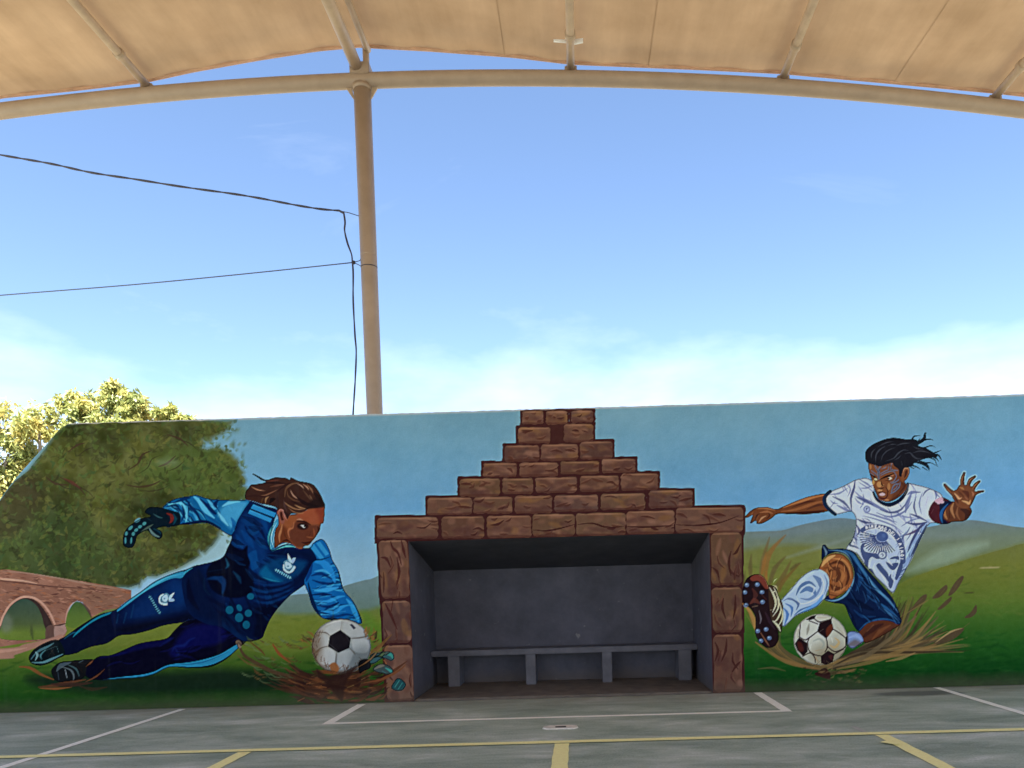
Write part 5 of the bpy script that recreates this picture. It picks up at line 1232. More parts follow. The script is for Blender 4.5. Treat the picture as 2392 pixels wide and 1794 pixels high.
# sock
mk = po('F', [(376, 612), (480, 492), (560, 400), (650, 334), (730, 318), (804, 360), (828, 440), (802, 560), (730, 654), (640, 704), (520, 752), (432, 836), (396, 854), (376, 790), (400, 700), (388, 640)], (172, 192, 224), 1.2, idn=S_SOCK, mask=True)
for pts, w, c, a in (([(440, 560), (560, 420), (680, 350)], 60, (190, 206, 232), 0.7), ([(520, 560), (560, 480), (640, 440), (700, 480)], 30, (74, 104, 150), 0.9), ([(560, 540), (620, 500), (680, 520), (700, 560)], 50, (84, 116, 162), 0.9), ([(680, 380), (730, 420), (740, 480)], 44, (92, 118, 160), 0.85), ([(560, 590), (640, 600), (720, 540), (760, 440)], 26, (98, 124, 168), 0.8),
                     ([(520, 570), (560, 640), (660, 620), (750, 560), (780, 460), (740, 370)], 12, (214, 224, 238), 0.9), ([(480, 600), (540, 640), (520, 700)], 20, (70, 96, 140), 0.85), ([(420, 640), (480, 680), (470, 760)], 22, (62, 106, 168), 0.85), ([(400, 680), (440, 740), (410, 840)], 26, (64, 110, 176), 0.85), ([(440, 600), (500, 610), (540, 660)], 14, (70, 92, 140), 0.8),
                     ([(540, 740), (640, 690), (720, 640), (770, 560)], 44, (92, 150, 214), 0.85), ([(500, 750), (560, 700), (660, 660)], 16, (52, 96, 150), 0.8), ([(780, 370), (810, 450), (780, 560)], 14, (90, 116, 160), 0.8), ([(640, 470), (690, 500), (660, 560)], 16, (206, 218, 234), 0.7), ([(390, 620), (450, 590), (500, 600)], 12, (90, 110, 150), 0.8)):
    st('F', pts, w, c, a, 1.5, clip=mk)
# boot
st('F', [(20, 640), (90, 720), (140, 860), (150, 940)], 40, (176, 130, 70), 0.8, 2.5)
mk = po('F', [(250, 476), (330, 488), (352, 560), (392, 640), (400, 740), (392, 830), (380, 910), (340, 880), (290, 790), (262, 650)], (62, 44, 34), 1.2, idn=S_BOOT, mask=True)
for pts, w in (([(270, 490), (310, 560), (330, 640), (300, 720)], 22), ([(310, 490), (350, 580), (352, 680), (300, 760)], 18), ([(360, 620), (378, 700), (340, 790), (300, 810)], 16), ([(390, 690), (390, 780), (350, 850)], 16), ([(300, 800), (350, 850), (372, 900)], 22), ([(280, 700), (320, 690)], 14), ([(330, 520), (300, 540), (320, 580)], 16)):
    st('F', pts, w, (206, 196, 160), 0.95, 1.0, clip=mk)
mk = po('F', [(24, 490), (60, 402), (150, 362), (222, 398), (258, 480), (264, 600), (272, 700), (294, 800), (344, 880), (358, 960), (322, 1034), (250, 1054), (178, 1002), (136, 920), (140, 780), (90, 684), (28, 644), (16, 560)], (34, 20, 24), 1.2, idn=S_BOOT, mask=True)
po('F', [(90, 400), (150, 366), (220, 400), (256, 490), (230, 500), (170, 430), (110, 430)], (122, 56, 44), 2, 0.9, clip=mk)
st('F', [(160, 368), (226, 404), (258, 500)], 12, (206, 140, 104), 0.8, 1.2, clip=mk)
for pts, w, c in (([(110, 500), (140, 560), (110, 620)], 40, (78, 40, 36)), ([(90, 640), (130, 610), (180, 640)], 40, (96, 50, 42)), ([(170, 700), (190, 780), (180, 830)], 14, (120, 112, 120)), ([(110, 670), (160, 660)], 26, (124, 96, 76)), ([(180, 900), (230, 980), (270, 1040)], 12, (146, 96, 70)), ([(200, 560), (240, 600)], 40, (64, 34, 34)), ([(230, 720), (270, 800), (320, 880)], 30, (52, 34, 44))):
    st('F', pts, w, c, 0.8, 1.6, clip=mk)
for (x, y) in ((58, 466), (156, 462), (40, 535), (200, 534), (205, 625), (50, 655), (160, 896), (238, 880), (268, 962), (190, 988)):
    el('F', x, y, 22, 20, (92, 112, 148), 1.2, 0.95)
    el('F', x - 4, y - 6, 10, 8, (150, 172, 200), 1.2, 0.9)
st('F', [(305, 450), (320, 420), (345, 405)], 8, (190, 200, 140), 0.9, 1)
st('F', [(300, 470), (330, 480), (345, 510)], 12, (190, 180, 140), 0.9, 1)
# face
mf = po('G', [(386, 650), (520, 690), (620, 700), (820, 640), (950, 760), (970, 880), (1010, 870), (1016, 780), (1056, 738), (1140, 734), (1158, 820), (1104, 950), (1060, 994), (1106, 1080), (1056, 1186), (984, 1264), (884, 1334), (764, 1376), (680, 1366), (586, 1326), (536, 1234), (496, 1136), (466, 1054), (444, 950), (404, 830)], (118, 70, 44), 0.9, idn=S_FACE, mask=True)
po('G', [(860, 900), (960, 880), (1000, 1000), (1090, 1080), (980, 1260), (800, 1360), (860, 1200), (900, 1080)], (92, 50, 34), 5, 0.85, clip=mf)
for (x, y, rx, ry, c, a) in ((590, 1050, 60, 70, (206, 156, 98), 0.8), (660, 1070, 34, 26, (198, 150, 96), 0.7), (768, 1090, 36, 84, (196, 146, 92), 0.6), (424, 726, 28, 60, (200, 152, 100), 0.6), (690, 730, 44, 30, (172, 116, 82), 0.6), (480, 1010, 30, 60, (210, 178, 100), 0.8), (600, 1160, 60, 26, (204, 156, 108), 0.8),
                               (730, 1340, 50, 22, (206, 154, 110), 0.75), (810, 880, 60, 30, (180, 120, 88), 0.8), (1090, 820, 30, 60, (170, 110, 76), 0.7), (520, 950, 34, 20, (216, 186, 140), 0.8)):
    el('G', x, y, rx * 0.8, ry * 0.8, c, 1.4, a * 0.8, clip=mf)
for pts, w, c, a in (([(410, 850), (500, 910), (560, 960)], 30, (22, 16, 20), 0.95), ([(600, 960), (680, 920), (780, 880), (880, 840)], 34, (22, 16, 20), 0.95), ([(660, 930), (740, 900), (830, 910), (860, 950)], 14, (40, 22, 22), 0.9), ([(690, 970), (770, 980), (850, 960)], 14, (44, 24, 22), 0.9), ([(620, 980), (640, 1060), (690, 1080)], 26, (60, 32, 26), 0.9),
                     ([(560, 1110), (620, 1130), (680, 1110)], 20, (40, 20, 20), 0.9), ([(700, 1090), (750, 1180), (720, 1290)], 22, (60, 28, 26), 0.85), ([(560, 1240), (600, 1300), (700, 1310), (760, 1240)], 34, (70, 30, 34), 0.9), ([(560, 1220), (620, 1190), (720, 1210)], 24, (64, 28, 30), 0.9), ([(600, 1330), (680, 1350), (760, 1340)], 14, (150, 100, 72), 0.7),
                     ([(470, 1060), (510, 1160), (560, 1240)], 22, (74, 40, 30), 0.85), ([(960, 1200), (1040, 1120), (1080, 1040)], 26, (60, 32, 26), 0.8), ([(820, 1330), (920, 1270), (1000, 1180)], 30, (70, 36, 28), 0.8), ([(1100, 780), (1080, 880), (1050, 930)], 24, (70, 36, 28), 0.85), ([(480, 950), (520, 980), (560, 970)], 14, (34, 20, 20), 0.9)):
    st('G', pts, w, c, a, 1.2, clip=mf)
po('G', [(600, 1220), (660, 1205), (700, 1240), (650, 1264), (600, 1250)], (196, 170, 176), 1, 0.9)
po('G', [(740, 930), (790, 910), (830, 940), (780, 964)], (216, 196, 170), 0.8, 0.95)
el('G', 760, 938, 18, 18, (24, 16, 18), 0.7)
po('G', [(490, 946), (530, 936), (556, 966), (520, 972)], (206, 186, 150), 0.8, 0.9)
# painted-on grey markings of the face
GM = (96, 106, 128)
for pts, w in (([(580, 940), (575, 860), (580, 780), (610, 720)], 44), ([(510, 700), (550, 780), (580, 820)], 30), ([(440, 790), (520, 850), (550, 880)], 22), ([(420, 830), (490, 880)], 16), ([(610, 850), (700, 800), (760, 770), (760, 690)], 20), ([(620, 880), (720, 830), (830, 800), (880, 830)], 18), ([(820, 660), (810, 770), (930, 790)], 24),
               ([(880, 840), (910, 900), (860, 990), (800, 1010)], 18), ([(820, 1030), (900, 1000), (950, 960)], 22), ([(800, 1220), (880, 1180), (960, 1100), (980, 1010)], 24), ([(820, 1200), (840, 1110), (890, 1050), (950, 1040)], 30), ([(860, 1150), (910, 1110), (920, 1070)], 20), ([(640, 760), (700, 740), (720, 700)], 16)):
    st('G', pts, w, GM, 0.85, 1.0, clip=mf, taper=(0.7, 1, 0.7))
    st('G', [(x + 6, y + 16) for x, y in pts], w * 0.35, (30, 26, 34), 0.7, 1.0, clip=mf)
st('G', [(1030, 860), (1050, 770), (1100, 742), (1146, 780), (1120, 900), (1070, 980)], 20, (196, 146, 116), 0.8, 1)
po('G', [(1070, 800), (1110, 780), (1110, 850), (1060, 920)], (66, 34, 28), 1.2, 0.85)
st('G', [(980, 1000), (1060, 1080), (1000, 1200)], 60, (70, 38, 28), 0.6, 3, clip=mf)
st('G', [(640, 720), (780, 690), (880, 760)], 40, (84, 48, 36), 0.6, 3, clip=mf)
# hair
mh = po('G', [(386, 650), (338, 600), (326, 470), (366, 388), (480, 296), (640, 226), (760, 190), (900, 180), (1080, 206), (1200, 206), (1300, 230), (1320, 340), (1460, 376), (1560, 430), (1640, 480), (1660, 540), (1500, 556), (1400, 584), (1300, 610), (1230, 660), (1190, 710), (1110, 736), (1050, 744), (1014, 850), (1000, 910), (956, 880), (950, 780), (860, 700), (830, 650), (700, 684), (600, 716), (520, 694)],
        (24, 24, 32), 0.9, idn=S_HAIR, mask=True)
for pts, w in (([(1280, 290), (1380, 240), (1430, 180), (1440, 100), (1470, 92)], 60), ([(1200, 220), (1230, 160), (1300, 140), (1360, 146)], 30), ([(1420, 220), (1520, 206), (1600, 226)], 30), ([(1260, 320), (1400, 370), (1500, 340), (1580, 330), (1640, 364)], 26), ([(1450, 380), (1540, 440), (1580, 470)], 26), ([(1560, 480), (1650, 450), (1750, 408)], 28),
               ([(1560, 500), (1680, 500), (1730, 560), (1750, 600)], 34), ([(1580, 530), (1660, 570), (1700, 630)], 26), ([(1500, 540), (1620, 590), (1650, 660), (1690, 730)], 20), ([(1300, 590), (1420, 640), (1560, 650), (1680, 720)], 26), ([(1240, 620), (1380, 660), (1480, 720), (1520, 800)], 40), ([(1380, 640), (1480, 680), (1540, 780)], 30),
               ([(1160, 680), (1280, 720), (1360, 770)], 30), ([(1400, 730), (1460, 770), (1500, 800)], 18), ([(1320, 230), (1360, 180)], 18), ([(1180, 720), (1220, 750), (1260, 740)], 18)):
    st('G', pts, w, (22, 26, 34), 0.95, 0.9, idn=S_HAIR, taper=(1, 0.8, 0.15))
for pts, w in (([(440, 560), (450, 460), (520, 380)], 20), ([(520, 640), (530, 500), (600, 400), (700, 340)], 26), ([(620, 620), (660, 500), (760, 410), (900, 360)], 18), ([(700, 620), (860, 560), (940, 470), (1040, 410), (1130, 420)], 22), ([(560, 350), (720, 270), (860, 250)], 16), ([(900, 330), (1020, 290), (1160, 280)], 18), ([(1060, 480), (1160, 460), (1220, 520), (1300, 570), (1420, 560)], 24),
               ([(1200, 470), (1320, 430), (1460, 440), (1560, 480)], 18), ([(860, 600), (940, 560), (1000, 500)], 14), ([(480, 600), (490, 520)], 14), ([(1000, 620), (1020, 700)], 30), ([(740, 330), (840, 300), (940, 310)], 12), ([(1200, 330), (1300, 380), (1420, 400)], 14)):
    st('G', pts, w, (70, 74, 86), 0.7, 1.6, clip=mh)

# ------------------------------------------------------------------ ball in front of the footballer
ID_BALL2 = new_id('painted_football')
mb = el('F', 746, 976, 252, 240, (186, 184, 166), 1.2, idn=ID_BALL2, mask=True)
el('F', 680, 900, 160, 130, (206, 206, 192), 26, 0.8, clip=mb)
el('F', 840, 1130, 170, 110, (140, 128, 100), 26, 0.7, clip=mb)
DK = (34, 20, 24)
for q in ([(738, 822), (846, 786), (868, 880), (800, 968), (716, 902)], [(506, 1016), (546, 956), (622, 1008), (626, 1090), (582, 1132), (530, 1076)], [(748, 1132), (818, 1078), (878, 1110), (862, 1184), (800, 1216), (752, 1196)], [(610, 790), (660, 756), (706, 748), (690, 782), (640, 796)], [(978, 960), (1000, 930), (1000, 1010), (980, 1050)]):
    po('F', q, DK, 1.1, clip=mb, sm=False)
for q, c in (([(800, 880), (850, 830), (860, 880), (810, 950)], (110, 48, 30)), ([(530, 1000), (570, 1010), (590, 1080), (550, 1080)], (84, 34, 28)), ([(820, 1130), (860, 1120), (850, 1170)], (80, 36, 36))):
    po('F', q, c, 3, 0.8, clip=mb)
st('F', [(716, 920), (770, 880)], 10, (200, 190, 170), 0.8, 1, clip=mb)
for pts in ([(690, 782), (740, 812), (846, 786)], [(846, 786), (860, 750)], [(560, 810), (548, 950)], [(548, 950), (600, 980), (640, 960), (716, 902)], [(626, 1000), (640, 960)], [(626, 1010), (640, 1080), (700, 1120), (760, 1130)], [(800, 960), (812, 1040), (790, 1090)], [(812, 1040), (880, 1090), (960, 1060)], [(868, 880), (930, 920), (980, 960)], [(582, 1132), (650, 1100), (690, 1140), (700, 1190)], [(960, 1060), (980, 1040)], [(878, 1110), (960, 1066)], [(640, 800), (720, 830)]):
    st('F', pts, 12, (56, 42, 38), 0.9, 1.2, clip=mb, taper=(0.8, 1, 0.8))
for pts, w, c in (([(640, 830), (630, 880), (620, 930)], 24, (130, 126, 110)), ([(680, 990), (740, 970), (780, 1020), (740, 1080)], 20, (150, 156, 144)), ([(880, 960), (920, 1000), (880, 1050), (840, 1030)], 24, (196, 160, 100)), ([(700, 1080), (760, 1070)], 16, (166, 122, 84)), ([(900, 860), (960, 920)], 16, (160, 136, 96)), ([(720, 770), (800, 770)], 16, (170, 140, 104)), ([(540, 880), (530, 960)], 16, (150, 132, 90)), ([(700, 1140), (720, 1180)], 30, (160, 120, 76)), ([(660, 1020), (650, 1060)], 20, (214, 216, 206)), ([(850, 960), (860, 1000)], 24, (220, 220, 206))):
    st('F', pts, w, c, 0.7, 2.5, clip=mb)
st('F', [(510, 930), (560, 820), (660, 752), (760, 738), (880, 770)], 10, (224, 210, 178), 0.7, 1.2, clip=mb)
for k in range(18):
    x0 = rng.uniform(600, 900)
    st('F', [(x0, 1210 + rng.uniform(-10, 20)), (x0 + rng.uniform(-60, 60), 1190 + rng.uniform(-30, 20))], rng.uniform(8, 20), M2[rng.randint(5)], 0.8, 1.5, idn=ID_MUD2)

# ------------------------------------------------------------------ turn the painted canvas into flat paint on the wall, one mesh per painted thing
def blur(a, k):
    for ax in (0, 1):
        c = np.cumsum(np.pad(a, [(k + 1, k) if i == ax else (0, 0) for i in range(a.ndim)], mode='edge'), axis=ax, dtype=np.float64)
        n = a.shape[ax]
        a = ((np.take(c, range(2 * k + 1, 2 * k + 1 + n), ax) - np.take(c, range(0, n), ax)) / (2 * k + 1)).astype(np.float32)
    return a
# dark contour the painter left round the two players, the balls and the stones
for ids_, amt in ((K_ALL, 0.62), (S_ALL, 0.60), ((ID_BALL1, ID_BALL2), 0.35)):
    mk = np.isin(CV.ids, ids_).astype(np.float32)
    sm_ = blur(blur(mk, 1), 1)
    inner = np.clip(1 - np.abs(sm_ - 0.62) / 0.36, 0, 1) * np.clip(mk + 0.5 * sm_, 0, 1)
    CV.img *= 1 - (inner * amt)[..., None]
mk = np.isin(CV.ids, K_ALL).astype(np.float32)[..., None]
CV.img = np.where(mk > 0, np.where((CV.img[..., 2:3] > CV.img[..., 0:1] + 60), CV.img * np.array([0.92, 1.03, 0.95], np.float32), CV.img), CV.img)
CV.img = CV.img * (1 - mk) + mk * 255 * (np.clip(CV.img, 0, 255) / 255) ** 1.22
# crisp brush edges
CV.img += 0.42 * (CV.img - blur(CV.img, 1)) + 0.22 * (CV.img - blur(CV.img, 4))
CV.img = np.clip(CV.img + (vnoise(5, 77, 2) * 8)[..., None], 2, 250)
PAINT = np.minimum(lin(CV.img) * 1.28, 0.86).astype(np.float32)
xs = U0 + np.arange(COLS + 1) * DC
zs = WALL_H - np.arange(ROWS + 1) * DC
cL, cR_ = int(round((OP_L - U0) / DC)), int(round((OP_R - U0) / DC))
rT = int(round((WALL_H - OP_T) / DC))
xs[cL], xs[cR_], zs[rT] = OP_L, OP_R, OP_T
rLow = int(round((WALL_H - LOW_TOP) / DC))
zs[rLow] = LOW_TOP
zs[-1] = 0.0
GX, GZ = np.meshgrid(xs, zs)
lim = np.where(np.arange(ROWS + 1) < rLow, np.interp(zs, DIAG_Z, DIAG_U), -1e3)     # left limit of the wall at each height
outv = GX < lim[:, None]
cells = np.ones((ROWS, COLS), bool)
cells[rT:, cL:cR_] = False
cells &= ~(outv[:-1, 1:] & outv[1:, 1:])
GX = np.where(outv, np.broadcast_to(lim[:, None], GX.shape), GX)
CID = CV.ids[:-1, :-1].copy()
GZ = GZ.copy()
GZ[0] += np.interp(np.arange(COLS + 1), np.arange(0, COLS + 1, 5), rng.uniform(-0.006, 0.002, len(np.arange(0, COLS + 1, 5))))
XO, ZO = GX, GZ

def paint_mesh(name, mask, block):
    quads = []
    m = mask.copy()
    if block > 1:
        R, C_ = ROWS // block * block, COLS // block * block
        solid = m & (blur(mask.astype(np.float32), 4) > 0.999)      # keep full detail next to painted edges
        b = solid[:R, :C_].reshape(R // block, block, C_ // block, block).all(axis=(1, 3))
        br, bc = np.nonzero(b)
        r0, c0 = br * block, bc * block
        quads.append(np.stack([r0, c0, r0 + block, c0 + block], 1))
        big = np.zeros_like(m)
        big[:R, :C_] = np.repeat(np.repeat(b, block, 0), block, 1)
        m &= ~big
    r0, c0 = np.nonzero(m)
    quads.append(np.stack([r0, c0, r0 + 1, c0 + 1], 1))
    q = np.concatenate(quads)
    if len(q) == 0:
        return None
    W = COLS + 1
    idx = np.stack([q[:, 2] * W + q[:, 1], q[:, 2] * W + q[:, 3], q[:, 0] * W + q[:, 3], q[:, 0] * W + q[:, 1]], 1)
    uq, inv = np.unique(idx.ravel(), return_inverse=True)
    n, k = len(uq), len(idx)
    co = np.stack([XO.ravel()[uq], np.zeros(n), ZO.ravel()[uq]], 1).astype(np.float32)
    me = bpy.data.meshes.new(name)
    me.vertices.add(n)
    me.vertices.foreach_set('co', co.ravel())
    me.loops.add(k * 4)
    me.loops.foreach_set('vertex_index', inv.astype(np.int32).ravel())
    me.polygons.add(k)
    me.polygons.foreach_set('loop_start', np.arange(0, k * 4, 4, dtype=np.int32))
    me.update(calc_edges=True)
    at = me.attributes.new('paint', 'FLOAT_COLOR', 'POINT')
    col = np.ones((n, 4), np.float32)
    col[:, :3] = PAINT.reshape(-1, 3)[uq]
    at.data.foreach_set('color', col.ravel())
    me.materials.append(M_MURAL)
    return me

# the wall itself: plastered masonry with the mural on its face
wall = empty('mural_wall')
tag(wall, 'long painted wall with a football mural and a stone-framed dugout opening', 'wall')
LIN = 0.16
outline = [(U1, 0), (U1, WALL_H - 0.012), (DIAG_U[-1], WALL_H - 0.012)] + [(u + 0.01, z - 0.008) for u, z in zip(DIAG_U[-2::-1], DIAG_Z[-2::-1])] + [(U0, LOW_TOP), (U0, 0), (OP_L - LIN, 0), (OP_L - LIN, OP_T + LIN), (OP_R + LIN, OP_T + LIN), (OP_R + LIN, 0)]
Vw = [(u, 0.004, z) for u, z in outline] + [(u, 0.20, z) for u, z in outline]
nO = len(outline)
Fw = [tuple(range(nO)), tuple(range(2 * nO - 1, nO - 1, -1))] + [(i, i + nO, (i + 1) % nO + nO, (i + 1) % nO) for i in range(nO)]
me = mesh('masonry', Vw, Fw)
bm = bmesh.new(); bm.from_mesh(me); bmesh.ops.triangulate(bm, faces=bm.faces[:]); bmesh.ops.recalc_face_normals(bm, faces=bm.faces[:]); bm.to_mesh(me); bm.free()
obj('masonry', me, M_PLASTER, wall)
PART_LABEL = {'painted_sky': 'pale blue painted sky of the mural', 'painted_tree': 'olive painted tree behind the goalkeeper', 'painted_viaduct': 'painted pink stone viaduct with arches',
              'painted_goalkeeper': 'painted goalkeeper in blue diving for the ball', 'painted_footballer': 'painted footballer in white shirt and navy shorts sliding', 'painted_hill': 'hazy painted hills', 'painted_meadow': 'painted green meadow',
              'painted_mud_splash': 'brown painted mud splash', 'painted_football': 'painted black and white football'}
PAINTED = {}
for i, nm in enumerate(CV.names):
    block = 4 if nm == 'painted_sky' else (2 if nm in ('painted_hill', 'painted_meadow') else 1)
    me = paint_mesh(nm, cells & (CID == i), block)
    if me is None:
        continue
    PAINTED[i] = o = obj(nm, me, None, wall)
    for fam in (K_ALL, S_ALL):                       # clothes, hair, gloves and boots belong to their painted player
        if i in fam[1:]:
            o.parent = PAINTED[fam[0]]
    if nm in PART_LABEL:
        o['label'] = PART_LABEL[nm]

# ------------------------------------------------------------------ dugout behind the opening
DEEP = 1.45
Zb = on_y([(1007, 1333), (1613, 1317)], DEEP)[:, 2].mean()          # ceiling height at the back: the roof slopes down
def hexa(name, v, mat, parent, bev=0):
    F = [(0, 1, 2, 3), (7, 6, 5, 4), (0, 4, 5, 1), (1, 5, 6, 2), (2, 6, 7, 3), (3, 7, 4, 0)]
    me = mesh(name, v, F)
    bm = bmesh.new(); bm.from_mesh(me); bmesh.ops.recalc_face_normals(bm, faces=bm.faces[:]); bm.to_mesh(me); bm.free()
    return obj(name, me, mat, parent)
yF, yB = 0.0045, DEEP
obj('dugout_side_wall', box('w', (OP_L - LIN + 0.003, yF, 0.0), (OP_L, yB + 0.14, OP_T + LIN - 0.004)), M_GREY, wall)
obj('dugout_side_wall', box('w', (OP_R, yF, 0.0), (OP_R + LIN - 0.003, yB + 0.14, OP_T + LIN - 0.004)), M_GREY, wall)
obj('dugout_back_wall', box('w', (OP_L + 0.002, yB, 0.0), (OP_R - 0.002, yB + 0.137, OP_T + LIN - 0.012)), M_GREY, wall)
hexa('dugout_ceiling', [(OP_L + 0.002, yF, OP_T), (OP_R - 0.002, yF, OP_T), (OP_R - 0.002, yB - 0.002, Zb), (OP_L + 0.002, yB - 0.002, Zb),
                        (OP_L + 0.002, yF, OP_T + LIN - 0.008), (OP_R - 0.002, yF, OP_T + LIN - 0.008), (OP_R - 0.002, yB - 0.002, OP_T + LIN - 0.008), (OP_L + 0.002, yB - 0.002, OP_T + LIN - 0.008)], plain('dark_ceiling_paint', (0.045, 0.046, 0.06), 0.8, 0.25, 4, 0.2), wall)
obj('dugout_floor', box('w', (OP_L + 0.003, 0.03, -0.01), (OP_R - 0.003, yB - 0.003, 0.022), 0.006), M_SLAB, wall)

# ------------------------------------------------------------------ concrete bench in the dugout
YBN = float(on_z([(1060, 1602)], 0.022)[0, 1])
YBN = min(max(YBN, 0.55), 1.05)
bench = empty('concrete_bench', (0, YBN, 0.022))
tag(bench, 'low grey concrete bench along the back of the dugout', 'bench')
zt = float(on_y([(1046, 1521)], YBN)[0, 2]); zb_ = float(on_y([(1046, 1533)], YBN)[0, 2])
zt2 = float(on_y([(1590, 1505)], YBN)[0, 2])
zt = 0.5 * (zt + zt2); zb_ = zt - 0.075
obj('seat', box('s', (OP_L + 0.004, 0, zb_ - 0.022), (OP_R - 0.004, yB - YBN - 0.004, zt - 0.022), 0.008), M_BENCH, bench)
for a, b in ((1046, 1073), (1228, 1251), (1407, 1430), (1586, 1616)):
    xa, xb = on_y([(a, 1560)], YBN)[0, 0], on_y([(b, 1560)], YBN)[0, 0]
    obj('leg', box('l', (xa, 0.006, 0), (min(xb, OP_R - 0.006), yB - YBN - 0.006, zb_ - 0.0235), 0.006), M_BENCH, bench)

# ------------------------------------------------------------------ ground and court
gp = bpy.data.meshes.new('ground')
g = obj('ground', mesh('ground', [(-1500, -1500, -0.06), (1500, -1500, -0.06), (1500, 1500, -0.06), (-1500, 1500, -0.06)], [(0, 1, 2, 3)]), M_EARTH)
tag(g, kind='structure')
court = obj('court', box('court', (-16, -44, -0.2), (16, 0.0035, 0.0)), M_COURT)
tag(court, kind='structure')
def line(p, q, w, mat, z=0.004):
    p, q = Vector((*p, 0)), Vector((*q, 0))
    d = (q - p).normalized()
    n = Vector((-d.y, d.x, 0)) * (w / 2)
    L = (q - p).length
    k = max(int(L / 0.12), 1)
    V, F = [], []
    for i in range(k + 1):
        c = p + d * (L * i / k)
        V += [c + n * (1 + random.uniform(-0.07, 0.07)) + Vector((0, 0, z)), c - n * (1 + random.uniform(-0.07, 0.07)) + Vector((0, 0, z))]
        if i:
            F.append((2 * i - 2, 2 * i - 1, 2 * i + 1, 2 * i))
    return obj('painted_line', mesh('painted_line', V, F), mat, court)
sl_l = on_z([(424, 1658), (214, 1726), (8.5, 1792)]); sl_r = on_z([(2194.5, 1607), (2392, 1669.6)])
xl, xr_ = sl_l[:, 0].mean(), sl_r[:, 0].mean()
line((xl, -0.12), (xl, -20), 0.085, M_WHITE)
line((xr_, -0.05), (xr_, -20), 0.085, M_WHITE)
bx = on_z([(757, 1690), (1850, 1662)])
gy = bx[:, 1].mean()
line((bx[0, 0] + 0.045, -0.12), (bx[0, 0] + 0.045, gy + 0.044), 0.10, M_WHITE)
line((bx[1, 0] - 0.045, -0.06), (bx[1, 0] - 0.045, gy + 0.044), 0.10, M_WHITE)
line((bx[0, 0], gy), (bx[1, 0], gy), 0.085, M_WHITE)
yy = on_z([(0, 1768), (800, 1747), (1309, 1736), (2392, 1707)])[:, 1].mean()
line((-15, yy), (15, yy), 0.10, M_YELLOW, 0.008)
for p, w in (((540, 1774), 0.115), ((2130, 1753), 0.115), ((1309.5, 1765), 0.125)):
    x = on_z([p])[0, 0]
    line((x, yy - 0.051), (x, -20), w, M_YELLOW)
e0 = on_z([(1992, 1697), (2036, 1716)])
line((e0[0, 0], e0[0, 1]), (e0[1, 0] - 0.02, e0[1, 1] + 0.04), 0.05, mat_line('faded_white_line', (0.42, 0.41, 0.38), 0.5))
y0_ = on_z([(2062, 1735), (2100, 1741)])
line((y0_[0, 0], y0_[0, 1]), (y0_[1, 0], y0_[1, 1]), 0.07, M_YELLOW, 0.0115)
# cover plate of a post socket in the floor
pc = on_z([(1310, 1700)])[0]
pl = empty('floor_socket_plate', (pc[0], pc[1], 0.0))
tag(pl, 'small pale worn socket plate with a slot set in the court floor', 'floor plate')
n8 = [(-0.17, -0.03), (-0.13, -0.075), (0.12, -0.08), (0.165, -0.03), (0.15, 0.05), (0.07, 0.085), (-0.1, 0.08), (-0.165, 0.035)]
obj('plate', mesh('plate', [(x, y, 0.0) for x, y in n8] + [(x * .97, y * .94, 0.012) for x, y in n8], [tuple(range(8, 16))] + [(i, (i + 1) % 8, (i + 1) % 8 + 8, i + 8) for i in range(8)]), M_PLATE, pl)
obj('slot', box('slot', (-0.05, -0.05, 0.0125), (0.05, 0.0, 0.0165), 0.0015), M_DARK, pl)

# ------------------------------------------------------------------ steel frame and fabric canopy over the court
YB = 2.0
can = empty('shade_canopy', (0, YB, 0))
tag(can, 'beige fabric shade canopy on curved steel beams above the court', 'canopy')
pts = on_y([(0, 260), (345, 221), (600, 202), (840, 190), (1050, 184), (1200, 182), (1333, 182), (1600, 189), (1825, 203), (2100, 228), (2392, 256)], YB)
cf = np.polyfit(pts[:, 0], pts[:, 2], 2)
def beam_z(x):
    return float(np.polyval(cf, x))
BX = np.linspace(-9, 9, 60)
obj('arched_beam', tube('arched_beam', [(x, 0, beam_z(x)) for x in BX], 0.100, 20), M_STEEL, can)
pxs = on_y([(845, 200), (876, 960)], YB)
xp = pxs[:, 0].mean()
post = obj('post', tube('post', [(xp, 0, -0.05), (xp, 0, 3.0), (xp, 0, beam_z(xp) - 0.1)], [0.108, 0.110, 0.119], 28), M_STEEL, can)
obj('post_collar', tube('post_collar', [(xp, 0, beam_z(xp) - 0.135), (xp, 0, beam_z(xp) - 0.07)], 0.130, 28), M_STEEL, post)
for sx in (-1, 1):                                   # gusset plates welded under the beam
    hexa('gusset', [(xp + sx * 0.115, -0.012, beam_z(xp) - 0.25), (xp + sx * 0.115, 0.012, beam_z(xp) - 0.25), (xp + sx * 0.145, 0.012, beam_z(xp) - 0.08), (xp + sx * 0.145, -0.012, beam_z(xp) - 0.08),
                    (xp + sx * 0.125, -0.012, beam_z(xp) - 0.25), (xp + sx * 0.125, 0.012, beam_z(xp) - 0.25), (xp + sx * 0.23, 0.012, beam_z(xp) - 0.085), (xp + sx * 0.23, -0.012, beam_z(xp) - 0.085)], M_PURLIN, post)
